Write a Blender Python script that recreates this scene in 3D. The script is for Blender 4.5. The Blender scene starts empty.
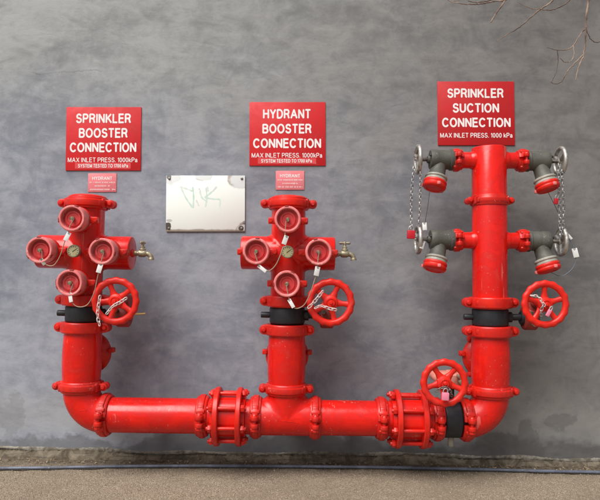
import bpy, bmesh, math, random
from mathutils import Vector, Matrix
random.seed(7)
PI = math.pi
R_ = math.radians
S = bpy.context.scene
COL = S.collection

# ------------------------------------------------------------------ camera
D = 3.0                    # metres from the camera to the plane of the pipe axes (y = 0)
YW = 0.25                  # face of the wall
PITCH, ROLL = R_(2.39), R_(0.80)
f_ = Vector((0, math.cos(PITCH), math.sin(PITCH)))
u0 = Vector((0, -math.sin(PITCH), math.cos(PITCH)))
r0 = Vector((1, 0, 0))
u_ = u0 * math.cos(ROLL) - r0 * math.sin(ROLL)
r_ = r0 * math.cos(ROLL) + u0 * math.sin(ROLL)

def ray(px, py):
    return f_ + r_ * ((px - 300) / 600.0) - u_ * ((py - 250) / 600.0)

_d = ray(300, 461)
HC = -_d.z / _d.y * (D + YW)          # camera height: foot of the wall stands on the ground
CAM = Vector((0, -D, HC))

def W(px, py, y=0.0):
    d = ray(px, py)
    return CAM + d * ((y + D) / d.y)

def WG(px, py, z=0.0):
    d = ray(px, py)
    return CAM + d * ((z - HC) / d.z)

cd = bpy.data.cameras.new('camera')
cd.lens = 36.0; cd.sensor_width = 36.0; cd.clip_start = 0.05; cd.clip_end = 500
cam = bpy.data.objects.new('camera', cd); COL.objects.link(cam)
cam.matrix_world = Matrix((
    (r_.x, u_.x, -f_.x, CAM.x), (r_.y, u_.y, -f_.y, CAM.y), (r_.z, u_.z, -f_.z, CAM.z), (0, 0, 0, 1)))
S.camera = cam

# ------------------------------------------------------------------ light
SUN_DIR = Vector((-0.46, -0.60, 1.05)).normalized()      # towards the sun behind thin cloud
world = bpy.data.worlds.new('World'); S.world = world; world.use_nodes = True
wn = world.node_tree.nodes; wl = world.node_tree.links
bg = wn['Background']
sky = wn.new('ShaderNodeTexSky'); sky.sky_type = 'NISHITA'; sky.sun_disc = False
sky.sun_elevation = math.asin(SUN_DIR.z); sky.sun_rotation = math.atan2(SUN_DIR.x, SUN_DIR.y) % (2 * PI)
sky.air_density = 1.0; sky.dust_density = 4.0; sky.ozone_density = 1.0
hs = wn.new('ShaderNodeHueSaturation'); hs.inputs['Saturation'].default_value = 0.42
wl.new(sky.outputs[0], hs.inputs['Color']); wl.new(hs.outputs[0], bg.inputs['Color'])
bg.inputs['Strength'].default_value = 0.055
sd = bpy.data.lights.new('sun', 'SUN'); sd.energy = 2.4; sd.angle = R_(44); sd.color = (1.0, 0.975, 0.95)
sun = bpy.data.objects.new('sun', sd); COL.objects.link(sun)
sun.location = SUN_DIR * 20
sun.rotation_euler = SUN_DIR.to_track_quat('Z', 'Y').to_euler()

vs = S.view_settings
vs.view_transform = 'Standard'; vs.look = 'None'; vs.exposure = 0.80; vs.gamma = 1.0; vs.use_curve_mapping = False
S.render.engine = 'CYCLES'
S.cycles.use_denoising = True
S.cycles.max_bounces = 4; S.cycles.diffuse_bounces = 3; S.cycles.glossy_bounces = 2; S.cycles.transmission_bounces = 1
S.cycles.caustics_reflective = False; S.cycles.caustics_refractive = False

# ------------------------------------------------------------------ materials
class NT:
    def __init__(s, name):
        s.m = bpy.data.materials.new(name); s.m.use_nodes = True
        s.t = s.m.node_tree; s.b = s.t.nodes['Principled BSDF']
        s.geo = s.n('ShaderNodeNewGeometry'); s.pos = s.geo.outputs['Position']
    def n(s, typ, **kw):
        x = s.t.nodes.new(typ)
        for k, v in kw.items(): setattr(x, k, v)
        return x
    def put(s, sock, v):
        if isinstance(v, bpy.types.NodeSocket): s.t.links.new(v, sock)
        elif isinstance(v, (tuple, list)): sock.default_value = tuple(v) if len(v) != 3 or sock.type == 'VECTOR' else (*v, 1)
        else: sock.default_value = v
    def noise(s, scale, detail=4, rough=0.55, dist=0.0, vec=None):
        x = s.n('ShaderNodeTexNoise'); s.put(x.inputs['Vector'], vec or s.pos)
        x.inputs['Scale'].default_value = scale; x.inputs['Detail'].default_value = detail
        x.inputs['Roughness'].default_value = rough; x.inputs['Distortion'].default_value = dist
        return x.outputs['Fac']
    def ramp(s, v, a, b, c0=0.0, c1=1.0):
        x = s.n('ShaderNodeMapRange', interpolation_type='SMOOTHSTEP'); s.put(x.inputs['Value'], v)
        for i, q in zip(('From Min', 'From Max', 'To Min', 'To Max'), (a, b, c0, c1)): s.put(x.inputs[i], q)
        return x.outputs[0]
    def mix(s, f, a, b, mode='MIX'):
        x = s.n('ShaderNodeMix', data_type='RGBA', blend_type=mode)
        s.put(x.inputs[0], f); s.put(x.inputs[6], a); s.put(x.inputs[7], b)
        return x.outputs[2]
    def math(s, op, a, b=0.0):
        x = s.n('ShaderNodeMath', operation=op); s.put(x.inputs[0], a); s.put(x.inputs[1], b)
        return x.outputs[0]
    def vmath(s, op, a, b=(0, 0, 0)):
        x = s.n('ShaderNodeVectorMath', operation=op); s.put(x.inputs[0], a); s.put(x.inputs[1], b)
        return x.outputs['Value'] if op in ('LENGTH', 'DISTANCE', 'DOT_PRODUCT') else x.outputs[0]
    def sep(s, v):
        x = s.n('ShaderNodeSeparateXYZ'); s.put(x.inputs[0], v); return x.outputs
    def bump(s, h, strength=0.3, dist=0.002, normal=None):
        x = s.n('ShaderNodeBump'); s.put(x.inputs['Height'], h)
        x.inputs['Strength'].default_value = strength; x.inputs['Distance'].default_value = dist
        if normal is not None: s.put(x.inputs['Normal'], normal)
        return x.outputs[0]
    def out(s, col=None, rough=None, normal=None, metal=None, spec=None, coat=None):
        b = s.b
        if col is not None: s.put(b.inputs['Base Color'], col)
        if rough is not None: s.put(b.inputs['Roughness'], rough)
        if normal is not None: s.put(b.inputs['Normal'], normal)
        if metal is not None: s.put(b.inputs['Metallic'], metal)
        if spec is not None: s.put(b.inputs['Specular IOR Level'], spec)
        if coat is not None:
            b.inputs['Coat Weight'].default_value = coat; b.inputs['Coat Roughness'].default_value = 0.12
        return s.m

def paint(name, c, c2, chip, rough=0.3, chipamt=0.70, coat=0.0, grime=0.25, scratch=False):
    n = NT(name)
    sc = n.noise(9, 5, 0.7, 0.8)                               # mottling and a dull dusty film
    ch = n.ramp(n.noise(85, 2, 0.6), chipamt, chipamt + 0.06)
    col = n.mix(n.ramp(sc, 0.35, 0.60), c, c2)
    col = n.mix(n.ramp(sc, 0.52, 0.80, 0, grime), col, chip)
    col = n.mix(n.math('MULTIPLY', ch, n.ramp(sc, 0.50, 0.60, 0, 0.7)), col, chip)
    if scratch:
        m = n.n('ShaderNodeMapping'); n.put(m.inputs['Vector'], n.pos); m.inputs['Rotation'].default_value = (0.3, 0.25, 0); m.inputs['Scale'].default_value = (26, 26, 2.6)
        col = n.mix(n.ramp(n.noise(1.0, 3, 0.55, 0.9, m.outputs[0]), 0.665, 0.70, 0, 0.5), col, chip)
    nr = n.bump(n.noise(55, 2), 0.12, 0.002)
    return n.out(col, n.ramp(sc, 0.3, 0.75, rough - 0.06, rough + 0.2), nr, spec=0.4)

M = {}
M['red'] = paint('red_enamel_paint', (0.72, 0.012, 0.006), (0.57, 0.008, 0.005), (0.74, 0.20, 0.17), 0.20, 0.66, 0.3, 0.10, True)
M['red_cast'] = paint('red_paint_on_castings', (0.66, 0.018, 0.008), (0.50, 0.011, 0.007), (0.74, 0.22, 0.19), 0.29, 0.65, 0.2, 0.14)
M['red_faded'] = paint('faded_pinkish_red_plastic', (0.60, 0.055, 0.055), (0.50, 0.030, 0.032), (0.75, 0.34, 0.33), 0.42, 0.66, 0.1, 0.4)
M['red_rim'] = paint('chalky_pink_cap_rim', (0.77, 0.28, 0.27), (0.70, 0.15, 0.15), (0.82, 0.55, 0.52), 0.45, 0.60, 0.0, 0.65)
M['red_wheel'] = paint('red_handwheel_paint', (0.74, 0.020, 0.009), (0.62, 0.014, 0.007), (0.78, 0.26, 0.22), 0.34, 0.70, 0.2, 0.12)
M['red_gear'] = paint('dull_red_gearbox_paint', (0.34, 0.035, 0.028), (0.22, 0.03, 0.024), (0.5, 0.24, 0.16), 0.5, 0.58, 0.0, 0.4)
M['pale_gear'] = paint('sun_bleached_gearbox_paint', (0.55, 0.16, 0.12), (0.60, 0.30, 0.23), (0.75, 0.6, 0.5), 0.55, 0.56, 0.0, 0.5)
M['black'] = paint('black_valve_paint', (0.020, 0.023, 0.028), (0.013, 0.014, 0.017), (0.10, 0.10, 0.11), 0.42, 0.7, 0.0, 0.25)
M['grey_body'] = paint('weathered_grey_green_brass', (0.098, 0.098, 0.080), (0.062, 0.062, 0.052), (0.20, 0.19, 0.16), 0.55, 0.6, 0.0, 0.45)

def metal(name, c, rough, c2=None, scale=30):
    n = NT(name)
    k = n.noise(scale, 4)
    col = n.mix(n.ramp(k, 0.4, 0.7), c, c2 or tuple(q * 0.6 for q in c))
    return n.out(col, n.ramp(k, 0.3, 0.7, rough - 0.08, rough + 0.12), n.bump(n.noise(200, 2), 0.1, 0.0005), metal=0.75)
M['silver'] = metal('dull_cast_aluminium', (0.52, 0.51, 0.48), 0.5, (0.22, 0.20, 0.17), 45)
M['chrome'] = metal('galvanised_chain', (0.46, 0.46, 0.46), 0.45, (0.24, 0.23, 0.22))
M['ring'] = paint('worn_cream_coupling_ring', (0.40, 0.39, 0.34), (0.26, 0.25, 0.21), (0.5, 0.49, 0.44), 0.45, 0.62, 0.0, 0.4)
M['brass'] = metal('tarnished_brass', (0.40, 0.35, 0.24), 0.52, (0.27, 0.24, 0.17))
M['steel'] = metal('grimy_steel', (0.22, 0.20, 0.18), 0.5, (0.12, 0.10, 0.09))
M['plastic_white'] = paint('white_plastic', (0.72, 0.72, 0.70), (0.64, 0.64, 0.62), (0.45, 0.42, 0.38), 0.45, 0.66, 0.0, 0.25)
M['chain_white'] = paint('pale_plastic_chain', (0.66, 0.60, 0.58), (0.62, 0.5, 0.48), (0.4, 0.35, 0.32), 0.45, 0.66, 0.0, 0.2)
M['cord'] = paint('beige_cord', (0.36, 0.27, 0.19), (0.28, 0.2, 0.15), (0.5, 0.4, 0.3), 0.8, 0.62, 0.0, 0.3)
M['padlock_red'] = paint('red_anodised_padlock', (0.55, 0.015, 0.03), (0.45, 0.012, 0.02), (0.7, 0.25, 0.25), 0.35, 0.7, 0.1, 0.1)
M['padlock_pink'] = paint('faded_pink_padlock', (0.78, 0.26, 0.36), (0.74, 0.2, 0.3), (0.85, 0.5, 0.55), 0.4, 0.7, 0.1, 0.2)
M['dial'] = paint('yellowed_gauge_dial', (0.50, 0.46, 0.27), (0.42, 0.38, 0.2), (0.3, 0.25, 0.12), 0.45, 0.62, 0.0, 0.3)
M['dark'] = paint('dark_print', (0.03, 0.03, 0.03), (0.02, 0.02, 0.02), (0.06, 0.06, 0.06), 0.5, 0.8, 0.0, 0.0)
M['wire'] = paint('thin_dark_wire', (0.05, 0.055, 0.06), (0.04, 0.04, 0.045), (0.1, 0.1, 0.1), 0.4, 0.8, 0.0, 0.1)
M['wire_blue'] = paint('thin_blue_grey_wire', (0.16, 0.22, 0.28), (0.13, 0.18, 0.23), (0.25, 0.3, 0.33), 0.4, 0.8, 0.0, 0.1)
M['yellow_rod'] = paint('brass_yellow_rod', (0.62, 0.40, 0.12), (0.55, 0.35, 0.1), (0.7, 0.55, 0.3), 0.4, 0.7, 0.0, 0.2)
M['hose'] = paint('blue_grey_hose', (0.13, 0.145, 0.19), (0.075, 0.083, 0.108), (0.24, 0.235, 0.25), 0.42, 0.62, 0.0, 0.5)
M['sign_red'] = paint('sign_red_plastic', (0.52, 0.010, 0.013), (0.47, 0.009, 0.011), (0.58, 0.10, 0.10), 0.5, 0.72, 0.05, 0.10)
M['sign_red_b'] = paint('sign_red_plastic_sunlit', (0.62, 0.012, 0.016), (0.56, 0.010, 0.013), (0.72, 0.2, 0.2), 0.5, 0.70, 0.05, 0.15)  # brighter copy of the sign red, stronger light put into its colour
M['sign_pink'] = paint('sun_faded_sign', (0.78, 0.24, 0.26), (0.72, 0.18, 0.20), (0.75, 0.4, 0.4), 0.45, 0.64, 0.0, 0.4)
M['sticker'] = paint('sticker_pale_red', (0.68, 0.07, 0.075), (0.66, 0.06, 0.065), (0.75, 0.3, 0.3), 0.4, 0.66, 0.0, 0.3)
M['letter'] = paint('sign_white_lettering', (0.86, 0.84, 0.82), (0.82, 0.79, 0.77), (0.75, 0.55, 0.53), 0.45, 0.66, 0.0, 0.2)
M['letter_pale'] = paint('faded_pale_lettering', (0.83, 0.58, 0.57), (0.80, 0.52, 0.51), (0.7, 0.3, 0.3), 0.5, 0.62, 0.0, 0.3)
M['graffiti'] = paint('faded_green_marker', (0.52, 0.74, 0.64), (0.64, 0.79, 0.71), (0.82, 0.86, 0.81), 0.5, 0.50, 0.0, 0.9)
M['graffiti_dark'] = paint('faded_grey_marker', (0.60, 0.68, 0.65), (0.70, 0.76, 0.73), (0.83, 0.84, 0.81), 0.6, 0.50, 0.0, 0.6)

def mk_wall():
    n = NT('trowelled_cement_render')
    p = n.pos
    x, y, z = n.sep(p)[:3]
    patch = n.noise(1.7, 4, 0.6, 0.5)
    def strokes(ang, sc, stretch, off):                        # trowel strokes lying one way
        m = n.n('ShaderNodeMapping'); n.put(m.inputs['Vector'], p)
        m.inputs['Rotation'].default_value = (0, ang, 0); m.inputs['Scale'].default_value = (1, 1, stretch); m.inputs['Location'].default_value = off
        return n.noise(sc, 6, 0.62, 0.55, m.outputs[0])
    s1 = strokes(R_(-62), 4.2, 2.2, (1, 2, 3)); s2 = strokes(R_(38), 5.0, 2.4, (5, 1, 7))
    st = n.n('ShaderNodeMix', data_type='FLOAT'); n.put(st.inputs[0], n.ramp(patch, 0.42, 0.58)); n.put(st.inputs[2], s1); n.put(st.inputs[3], s2)
    st = st.outputs[0]
    # arcs left by the trowel: broken rings round scattered centres
    v = n.n('ShaderNodeTexVoronoi'); v.inputs['Scale'].default_value = 1.9
    wob = n.n('ShaderNodeTexNoise'); n.put(wob.inputs['Vector'], p); wob.inputs['Scale'].default_value = 2.2; wob.inputs['Detail'].default_value = 2
    wv = n.vmath('SCALE', wob.outputs['Color']); wv.node.inputs['Scale'].default_value = 0.35
    n.put(v.inputs['Vector'], n.vmath('ADD', p, wv))
    fine = n.noise(30, 6, 0.72)
    ring = n.math('SINE', n.math('MULTIPLY', n.math('ADD', v.outputs['Distance'], n.math('MULTIPLY', fine, 0.06)), 34))
    ring = n.math('MULTIPLY', n.ramp(ring, 0.55, 1.0), n.ramp(fine, 0.42, 0.62))
    cloud = n.noise(4.2, 8, 0.66, 2.3)
    tone = n.math('ADD', n.math('MULTIPLY', st, 0.40), n.math('ADD', n.math('MULTIPLY', patch, 0.36), n.math('MULTIPLY', cloud, 0.20)))
    tone = n.math('ADD', tone, n.math('MULTIPLY', fine, 0.16))
    tone = n.math('SUBTRACT', tone, n.math('MULTIPLY', ring, 0.035))
    k = n.ramp(tone, 0.42, 0.66)
    cool = n.mix(k, (0.190, 0.207, 0.252), (0.335, 0.356, 0.404))
    upper = n.mix(k, (0.215, 0.224, 0.226), (0.352, 0.366, 0.366))
    cool = n.mix(n.ramp(n.math('ADD', z, n.math('MULTIPLY', patch, 1.2)), 1.9, 2.9), cool, upper)
    warm_shaded = n.mix(k, (0.118, 0.114, 0.112), (0.208, 0.199, 0.190))
    wf = n.ramp(n.math('ADD', n.math('MULTIPLY', x, 0.34), n.math('ADD', n.math('MULTIPLY', patch, 0.7), n.math('MULTIPLY', z, 0.06))), 0.05, 0.98)  # browner render towards the right, with light falloff painted into its darker tone
    col = n.mix(wf, cool, warm_shaded)
    # burnished darker smears and small black marks
    dk = n.ramp(n.math('ADD', n.math('MULTIPLY', wob.outputs['Fac'], 0.6), n.math('MULTIPLY', s2, 0.4)), 0.56, 0.70, 0, 0.26)
    col = n.mix(dk, col, (0.115, 0.112, 0.112))
    mk = n.math('MULTIPLY', n.ramp(fine, 0.66, 0.74), n.ramp(s1, 0.52, 0.62))
    col = n.mix(n.math('MULTIPLY', mk, 0.40), col, (0.075, 0.072, 0.068))
    # hairline crack high on the left
    cz = n.math('ADD', W(60, 70, YW).z, n.math('ADD', n.math('MULTIPLY', n.math('SUBTRACT', fine, 0.5), 0.05), n.math('MULTIPLY', n.math('SUBTRACT', patch, 0.5), 0.15)))
    cr = n.math('MULTIPLY', n.ramp(n.math('ABSOLUTE', n.math('SUBTRACT', z, cz)), 0.002, 0.0065, 1, 0), n.ramp(x, W(130, 70, YW).x, W(150, 70, YW).x, 0.28, 0))
    col = n.mix(n.math('MULTIPLY', cr, n.ramp(cloud, 0.42, 0.58)), col, (0.08, 0.07, 0.065))
    # rising damp near the foot with a ragged top
    dh = n.math('ADD', z, n.math('MULTIPLY', n.math('SUBTRACT', n.noise(3.0, 5, 0.62), 0.5), -0.42))
    col = n.mix(n.ramp(dh, 0.10, 0.135, 0.55, 0), col, (0.088, 0.086, 0.080))
    pale = n.math('MULTIPLY', n.ramp(dh, 0.12, 0.17, 0, 1), n.ramp(dh, 0.24, 0.42, 0.32, 0))
    col = n.mix(pale, col, (0.33, 0.325, 0.30))
    # old damp marks at the lower right: a ragged smear and a run below it
    rag = n.noise(5.0, 7, 0.66, 0.2, n.vmath('ADD', p, (4.2, 0, 8.1)))
    def blot(px, py, rx, rz, amt, lo=.53):
        c = W(px, py, YW)
        vx = n.math('MULTIPLY', n.math('SUBTRACT', x, c.x), 1 / rx); vz = n.math('MULTIPLY', n.math('SUBTRACT', z, c.z), 1 / rz)
        r = n.math('MINIMUM', n.math('SQRT', n.math('ADD', n.math('MULTIPLY', vx, vx), n.math('MULTIPLY', vz, vz))), 2.5)
        return n.ramp(n.math('SUBTRACT', rag, n.math('MULTIPLY', n.math('SUBTRACT', r, 0.8), 0.22)), lo, lo + .06, 0, amt)
    col = n.mix(blot(557, 420, .15, .050, .40, .49), col, (0.09, 0.086, 0.082))
    col = n.mix(blot(529, 447, .085, .18, .42, .47), col, (0.095, 0.091, 0.086))
    col = n.mix(blot(6, 420, .10, .14, .22, .51), col, (0.11, 0.11, 0.108))
    h = n.math('ADD', n.math('MULTIPLY', st, 1.2), n.math('ADD', n.math('MULTIPLY', fine, 1.0), n.math('MULTIPLY', cloud, 0.5)))
    return n.out(col, n.ramp(k, 0, 1, 0.74, 0.60), n.bump(h, 0.34, 0.004), spec=0.3)
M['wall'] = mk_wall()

def mk_footing():
    n = NT('rough_footing_concrete')
    a = n.noise(14, 7, 0.7, 0.6); b = n.noise(50, 5, 0.7)
    col = n.mix(n.ramp(a, 0.35, 0.66), (0.080, 0.064, 0.044), (0.22, 0.185, 0.135))
    st = n.n('ShaderNodeMapping'); n.put(st.inputs['Vector'], n.pos); st.inputs['Scale'].default_value = (1, 1, 9)
    col = n.mix(n.ramp(n.noise(5, 5, 0.65, 0.5, st.outputs[0]), 0.5, 0.66, 0, 0.6), col, (0.05, 0.043, 0.034))
    col = n.mix(n.ramp(b, 0.62, 0.74, 0, 0.45), col, (0.36, 0.34, 0.30))
    return n.out(col, 0.9, n.bump(n.math('ADD', a, b), 0.7, 0.012), spec=0.2)
M['footing'] = mk_footing()
n = NT('crumbled_render_edge')
q = n.noise(22, 6, 0.7)
M['edge'] = n.out(n.mix(n.ramp(q, 0.38, 0.62), (0.115, 0.100, 0.078), (0.26, 0.24, 0.20)), 0.9, n.bump(q, 0.5, 0.006), spec=0.2)

def mk_ground():
    n = NT('gritty_tan_pavement')
    v = n.n('ShaderNodeTexVoronoi'); v.inputs['Scale'].default_value = 210; n.put(v.inputs['Vector'], n.pos)
    vb = n.n('ShaderNodeSeparateColor'); n.put(vb.inputs[0], v.outputs['Color'])
    big = n.noise(2.0, 5, 0.6); mid = n.noise(14, 5, 0.65)
    stone = n.mix(vb.outputs[0], (0.19, 0.148, 0.102), (0.40, 0.325, 0.235))
    stone = n.mix(n.ramp(vb.outputs[1], 0.88, 0.97), stone, (0.50, 0.43, 0.34))
    col = n.mix(n.ramp(v.outputs['Distance'], 0.25, 0.75, 0, 0.55), stone, (0.13, 0.10, 0.07))
    col = n.mix(n.ramp(big, 0.42, 0.70, 0, 0.45), col, (0.17, 0.135, 0.095))
    col = n.mix(n.ramp(mid, 0.56, 0.75, 0, 0.40), col, (0.40, 0.33, 0.245))
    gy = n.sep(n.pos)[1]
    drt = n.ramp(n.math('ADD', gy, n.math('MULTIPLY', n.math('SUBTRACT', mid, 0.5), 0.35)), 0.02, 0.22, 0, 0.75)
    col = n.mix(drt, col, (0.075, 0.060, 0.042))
    h = n.math('ADD', n.math('MULTIPLY', v.outputs['Distance'], -1.0), n.math('MULTIPLY', n.noise(160, 4, 0.7), 0.8))
    return n.out(col, 0.88, n.bump(n.math('ADD', h, mid), 0.6, 0.005), spec=0.25)
M['ground'] = mk_ground()
n = NT('grit_stones')
oi = n.noise(40, 2)
M['grit'] = n.out(n.mix(n.ramp(oi, 0.35, 0.65), (0.15, 0.115, 0.08), (0.38, 0.315, 0.235)), 0.9)
n = NT('leaf_litter_brown')
M['litter'] = n.out(n.mix(n.ramp(n.noise(30, 2), 0.35, 0.65), (0.10, 0.07, 0.04), (0.30, 0.22, 0.13)), 0.85)
n = NT('twig_bark')
M['bark'] = n.out(n.mix(n.ramp(n.noise(6, 4), 0.40, 0.62), (0.10, 0.062, 0.052), (0.32, 0.235, 0.18)), 0.85, n.bump(n.noise(120, 4), 0.4, 0.002))

def mk_plate():
    n = NT('rust_stained_white_sheet')
    p = n.pos
    a, b = W(166, 175.5, YW - .012), W(245, 231.5, YW - .012)
    x, y, z = n.sep(p)[:3]
    nx = n.math('DIVIDE', n.math('SUBTRACT', x, a.x), b.x - a.x)         # 0..1 across
    nz = n.math('DIVIDE', n.math('SUBTRACT', a.z, z), a.z - b.z)         # 0..1 down
    col = n.mix(n.ramp(n.noise(5, 4), 0.4, 0.7), (0.83, 0.88, 0.83), (0.82, 0.86, 0.82))
    def spot(cx, cy, rx, ry, amt, c, ns=9, nw=2.6):
        ux = n.math('DIVIDE', n.math('SUBTRACT', nx, cx), rx); uz = n.math('DIVIDE', n.math('SUBTRACT', nz, cy), ry)
        r = n.math('ADD', n.math('MULTIPLY', ux, ux), n.math('MULTIPLY', uz, uz))
        r = n.math('ADD', r, n.math('MULTIPLY', n.math('SUBTRACT', n.noise(ns, 4, 0.6), 0.5), nw))
        return n.math('MULTIPLY', n.ramp(r, 0.70, 1.0, 1, 0), amt), r, c
    def edge(f_r, lo, hi): return n.math('MULTIPLY', n.ramp(f_r, lo, (lo + hi) / 2), n.ramp(f_r, (lo + hi) / 2, hi, 1, 0))
    # bare grey metal where the coating has lifted, brown rims
    for cx, cy, rx, ry, amt in ((0.06, 0.03, 0.14, 0.16, 0.8), (0.93, 0.03, 0.17, 0.18, 0.8), (0.46, 0.00, 0.12, 0.085, 0.75), (0.98, 0.98, 0.10, 0.16, 0.6)):
        m, r, c = spot(cx, cy, rx, ry, amt, None)
        col = n.mix(m, col, (0.60, 0.62, 0.62))
        col = n.mix(n.math('MULTIPLY', n.math('MULTIPLY', edge(r, 0.55, 1.25), n.ramp(n.noise(11, 4), 0.42, 0.60)), 0.75), col, (0.26, 0.20, 0.14))
    for cx, cy, rx, ry, amt in ((0.03, 0.92, 0.055, 0.075, 0.95), (0.95, 0.94, 0.035, 0.05, 0.9), (0.035, 0.025, 0.03, 0.05, 0.8), (0.05, 0.82, 0.04, 0.03, 0.4), (0.99, 0.84, 0.03, 0.04, 0.6)):
        m, r, c = spot(cx, cy, rx, ry, amt, None, 30, 0.9)
        col = n.mix(m, col, (0.065, 0.048, 0.035))
    bt = n.ramp(n.math('ADD', nz, n.math('MULTIPLY', n.noise(16, 4), 0.06)), 0.985, 1.02)
    col = n.mix(n.math('MULTIPLY', bt, 0.8), col, (0.20, 0.13, 0.075))
    yl = n.ramp(n.math('ADD', nz, n.math('MULTIPLY', n.noise(4, 4), 0.4)), 1.15, 1.40, 0, 0.2)
    col = n.mix(yl, col, (0.76, 0.72, 0.60))
    return n.out(col, 0.6, spec=0.2)
M['plate'] = mk_plate()

# ------------------------------------------------------------------ mesh helpers
def frame_of(axis, ref=None):
    z = Vector(axis).normalized()
    x = Vector(ref) if ref is not None else (Vector((1, 0, 0)) if abs(z.x) < 0.9 else Vector((0, 0, 1)))
    x = (x - z * x.dot(z)).normalized(); y = z.cross(x)
    return x, y, z

def mat4(o, x, y, z):
    return Matrix(((x[0], y[0], z[0], o[0]), (x[1], y[1], z[1], o[1]), (x[2], y[2], z[2], o[2]), (0, 0, 0, 1)))

class MB:
    def __init__(s): s.v = []; s.f = []
    def add(s, vs, fs):
        b = len(s.v); s.v += [tuple(q) for q in vs]; s.f += [tuple(i + b for i in t) for t in fs]; return s
    def lathe(s, prof, o=(0, 0, 0), axis=(0, 0, 1), seg=40, ref=None, rad=None):
        """revolve an open profile [(r, t), ...] about an axis; ends at r = 0 close it"""
        x, y, z = frame_of(axis, ref); o = Vector(o); vs = []; fs = []; rings = []
        for r, t in prof:
            if r < 1e-6:
                rings.append([len(vs)]); vs.append(o + z * t)
            else:
                k = []
                for i in range(seg):
                    a = 2 * PI * i / seg; rr = r * (rad(a, r) if rad else 1)
                    k.append(len(vs)); vs.append(o + z * t + (x * math.cos(a) + y * math.sin(a)) * rr)
                rings.append(k)
        for A, B in zip(rings, rings[1:]):
            for i in range(seg):
                j = (i + 1) % seg
                if len(A) == 1 and len(B) == 1: continue
                if len(A) == 1: fs.append((A[0], B[j], B[i]))
                elif len(B) == 1: fs.append((A[i], A[j], B[0]))
                else: fs.append((A[i], A[j], B[j], B[i]))
        return s.add(vs, fs)
    def cyl(s, r, a, b, seg=24, bev=0.0):
        a = Vector(a); b = Vector(b); L = (b - a).length
        e = bev
        if e > 0: pr = [(0, 0), (r - e, 0), (r - e * .3, e * .3), (r, e), (r, L - e), (r - e * .3, L - e * .3), (r - e, L), (0, L)]
        else: pr = [(0, 0), (r, 0), (r, L), (0, L)]
        return s.lathe(pr, a, b - a, seg)
    def arcsweep(s, loop, o, axis, a0, a1, seg, ref):
        """sweep a closed (r, t) cross-section through an arc, with end faces"""
        x, y, z = frame_of(axis, ref); o = Vector(o); vs = []; fs = []; m = len(loop)
        for i in range(seg + 1):
            a = a0 + (a1 - a0) * i / seg; d = x * math.cos(a) + y * math.sin(a)
            for r, t in loop: vs.append(o + d * r + z * t)
        for i in range(seg):
            for j in range(m):
                k = (j + 1) % m
                fs.append((i * m + j, (i + 1) * m + j, (i + 1) * m + k, i * m + k))
        fs.append(tuple(range(m))); fs.append(tuple(reversed(range(seg * m, (seg + 1) * m))))
        return s.add(vs, fs)
    def tube(s, pts, rad, seg=12, caps=True):
        pts = [Vector(p) for p in pts]; N = len(pts)
        rad = rad if isinstance(rad, (list, tuple)) else [rad] * N
        vs = []; fs = []; tx = None
        for i, p in enumerate(pts):
            t = (pts[min(i + 1, N - 1)] - pts[max(i - 1, 0)]).normalized()
            if tx is None: tx = frame_of(t)[0]
            tx = (tx - t * tx.dot(t)).normalized(); ty = t.cross(tx)
            for k in range(seg):
                a = 2 * PI * k / seg; vs.append(p + (tx * math.cos(a) + ty * math.sin(a)) * rad[i])
        for i in range(N - 1):
            for k in range(seg):
                j = (k + 1) % seg
                fs.append((i * seg + k, i * seg + j, (i + 1) * seg + j, (i + 1) * seg + k))
        if caps:
            fs.append(tuple(reversed(range(seg)))); fs.append(tuple(range((N - 1) * seg, N * seg)))
        return s.add(vs, fs)
    def loop(s, pts, r, seg=6):
        """closed tube"""
        pts = [Vector(p) for p in pts]; N = len(pts); vs = []; fs = []
        nrm = (pts[1] - pts[0]).cross(pts[2] - pts[1]).normalized()
        for i, p in enumerate(pts):
            t = (pts[(i + 1) % N] - pts[i - 1]).normalized(); b = t.cross(nrm)
            for k in range(seg):
                a = 2 * PI * k / seg; vs.append(p + (nrm * math.cos(a) + b * math.sin(a)) * r)
        for i in range(N):
            for k in range(seg):
                j = (k + 1) % seg; q = (i + 1) % N
                fs.append((i * seg + k, i * seg + j, q * seg + j, q * seg + k))
        return s.add(vs, fs)
    def box(s, c, size, bev=0.0, rot=None, seg=2):
        bm = bmesh.new(); bmesh.ops.create_cube(bm, size=1.0)
        for v in bm.verts: v.co = Vector((v.co.x * size[0], v.co.y * size[1], v.co.z * size[2]))
        if bev > 0: bmesh.ops.bevel(bm, geom=list(bm.edges), offset=bev, segments=seg, profile=0.5, affect='EDGES')
        bm.verts.index_update(); c = Vector(c)
        vs = [((rot @ v.co) if rot else v.co) + c for v in bm.verts]
        fs = [tuple(v.index for v in f.verts) for f in bm.faces]; bm.free()
        return s.add(vs, fs)
    def prism(s, poly, o, x, y, n, th):
        """polygon (u, v) on axes x, y extruded along n by th"""
        o = Vector(o); x = Vector(x); y = Vector(y); n = Vector(n); k = len(poly)
        vs = [o + x * a + y * b for a, b in poly] + [o + x * a + y * b + n * th for a, b in poly]
        fs = [tuple(reversed(range(k))), tuple(range(k, 2 * k))] + [(i, (i + 1) % k, k + (i + 1) % k, k + i) for i in range(k)]
        return s.add(vs, fs)
    def mesh(s, name, mat, sharp=38):
        me = bpy.data.meshes.new(name); me.from_pydata(s.v, [], s.f); me.update()
        bm = bmesh.new(); bm.from_mesh(me); bmesh.ops.recalc_face_normals(bm, faces=bm.faces); bm.to_mesh(me); bm.free()
        me.polygons.foreach_set('use_smooth', [True] * len(me.polygons))
        if sharp: me.set_sharp_from_angle(angle=R_(sharp))
        me.materials.append(mat if not isinstance(mat, str) else M[mat])
        return me
    def build(s, name, mat, parent=None, sharp=38, m=None):
        return inst(s.mesh(name, mat, sharp), name, parent, m)

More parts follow.
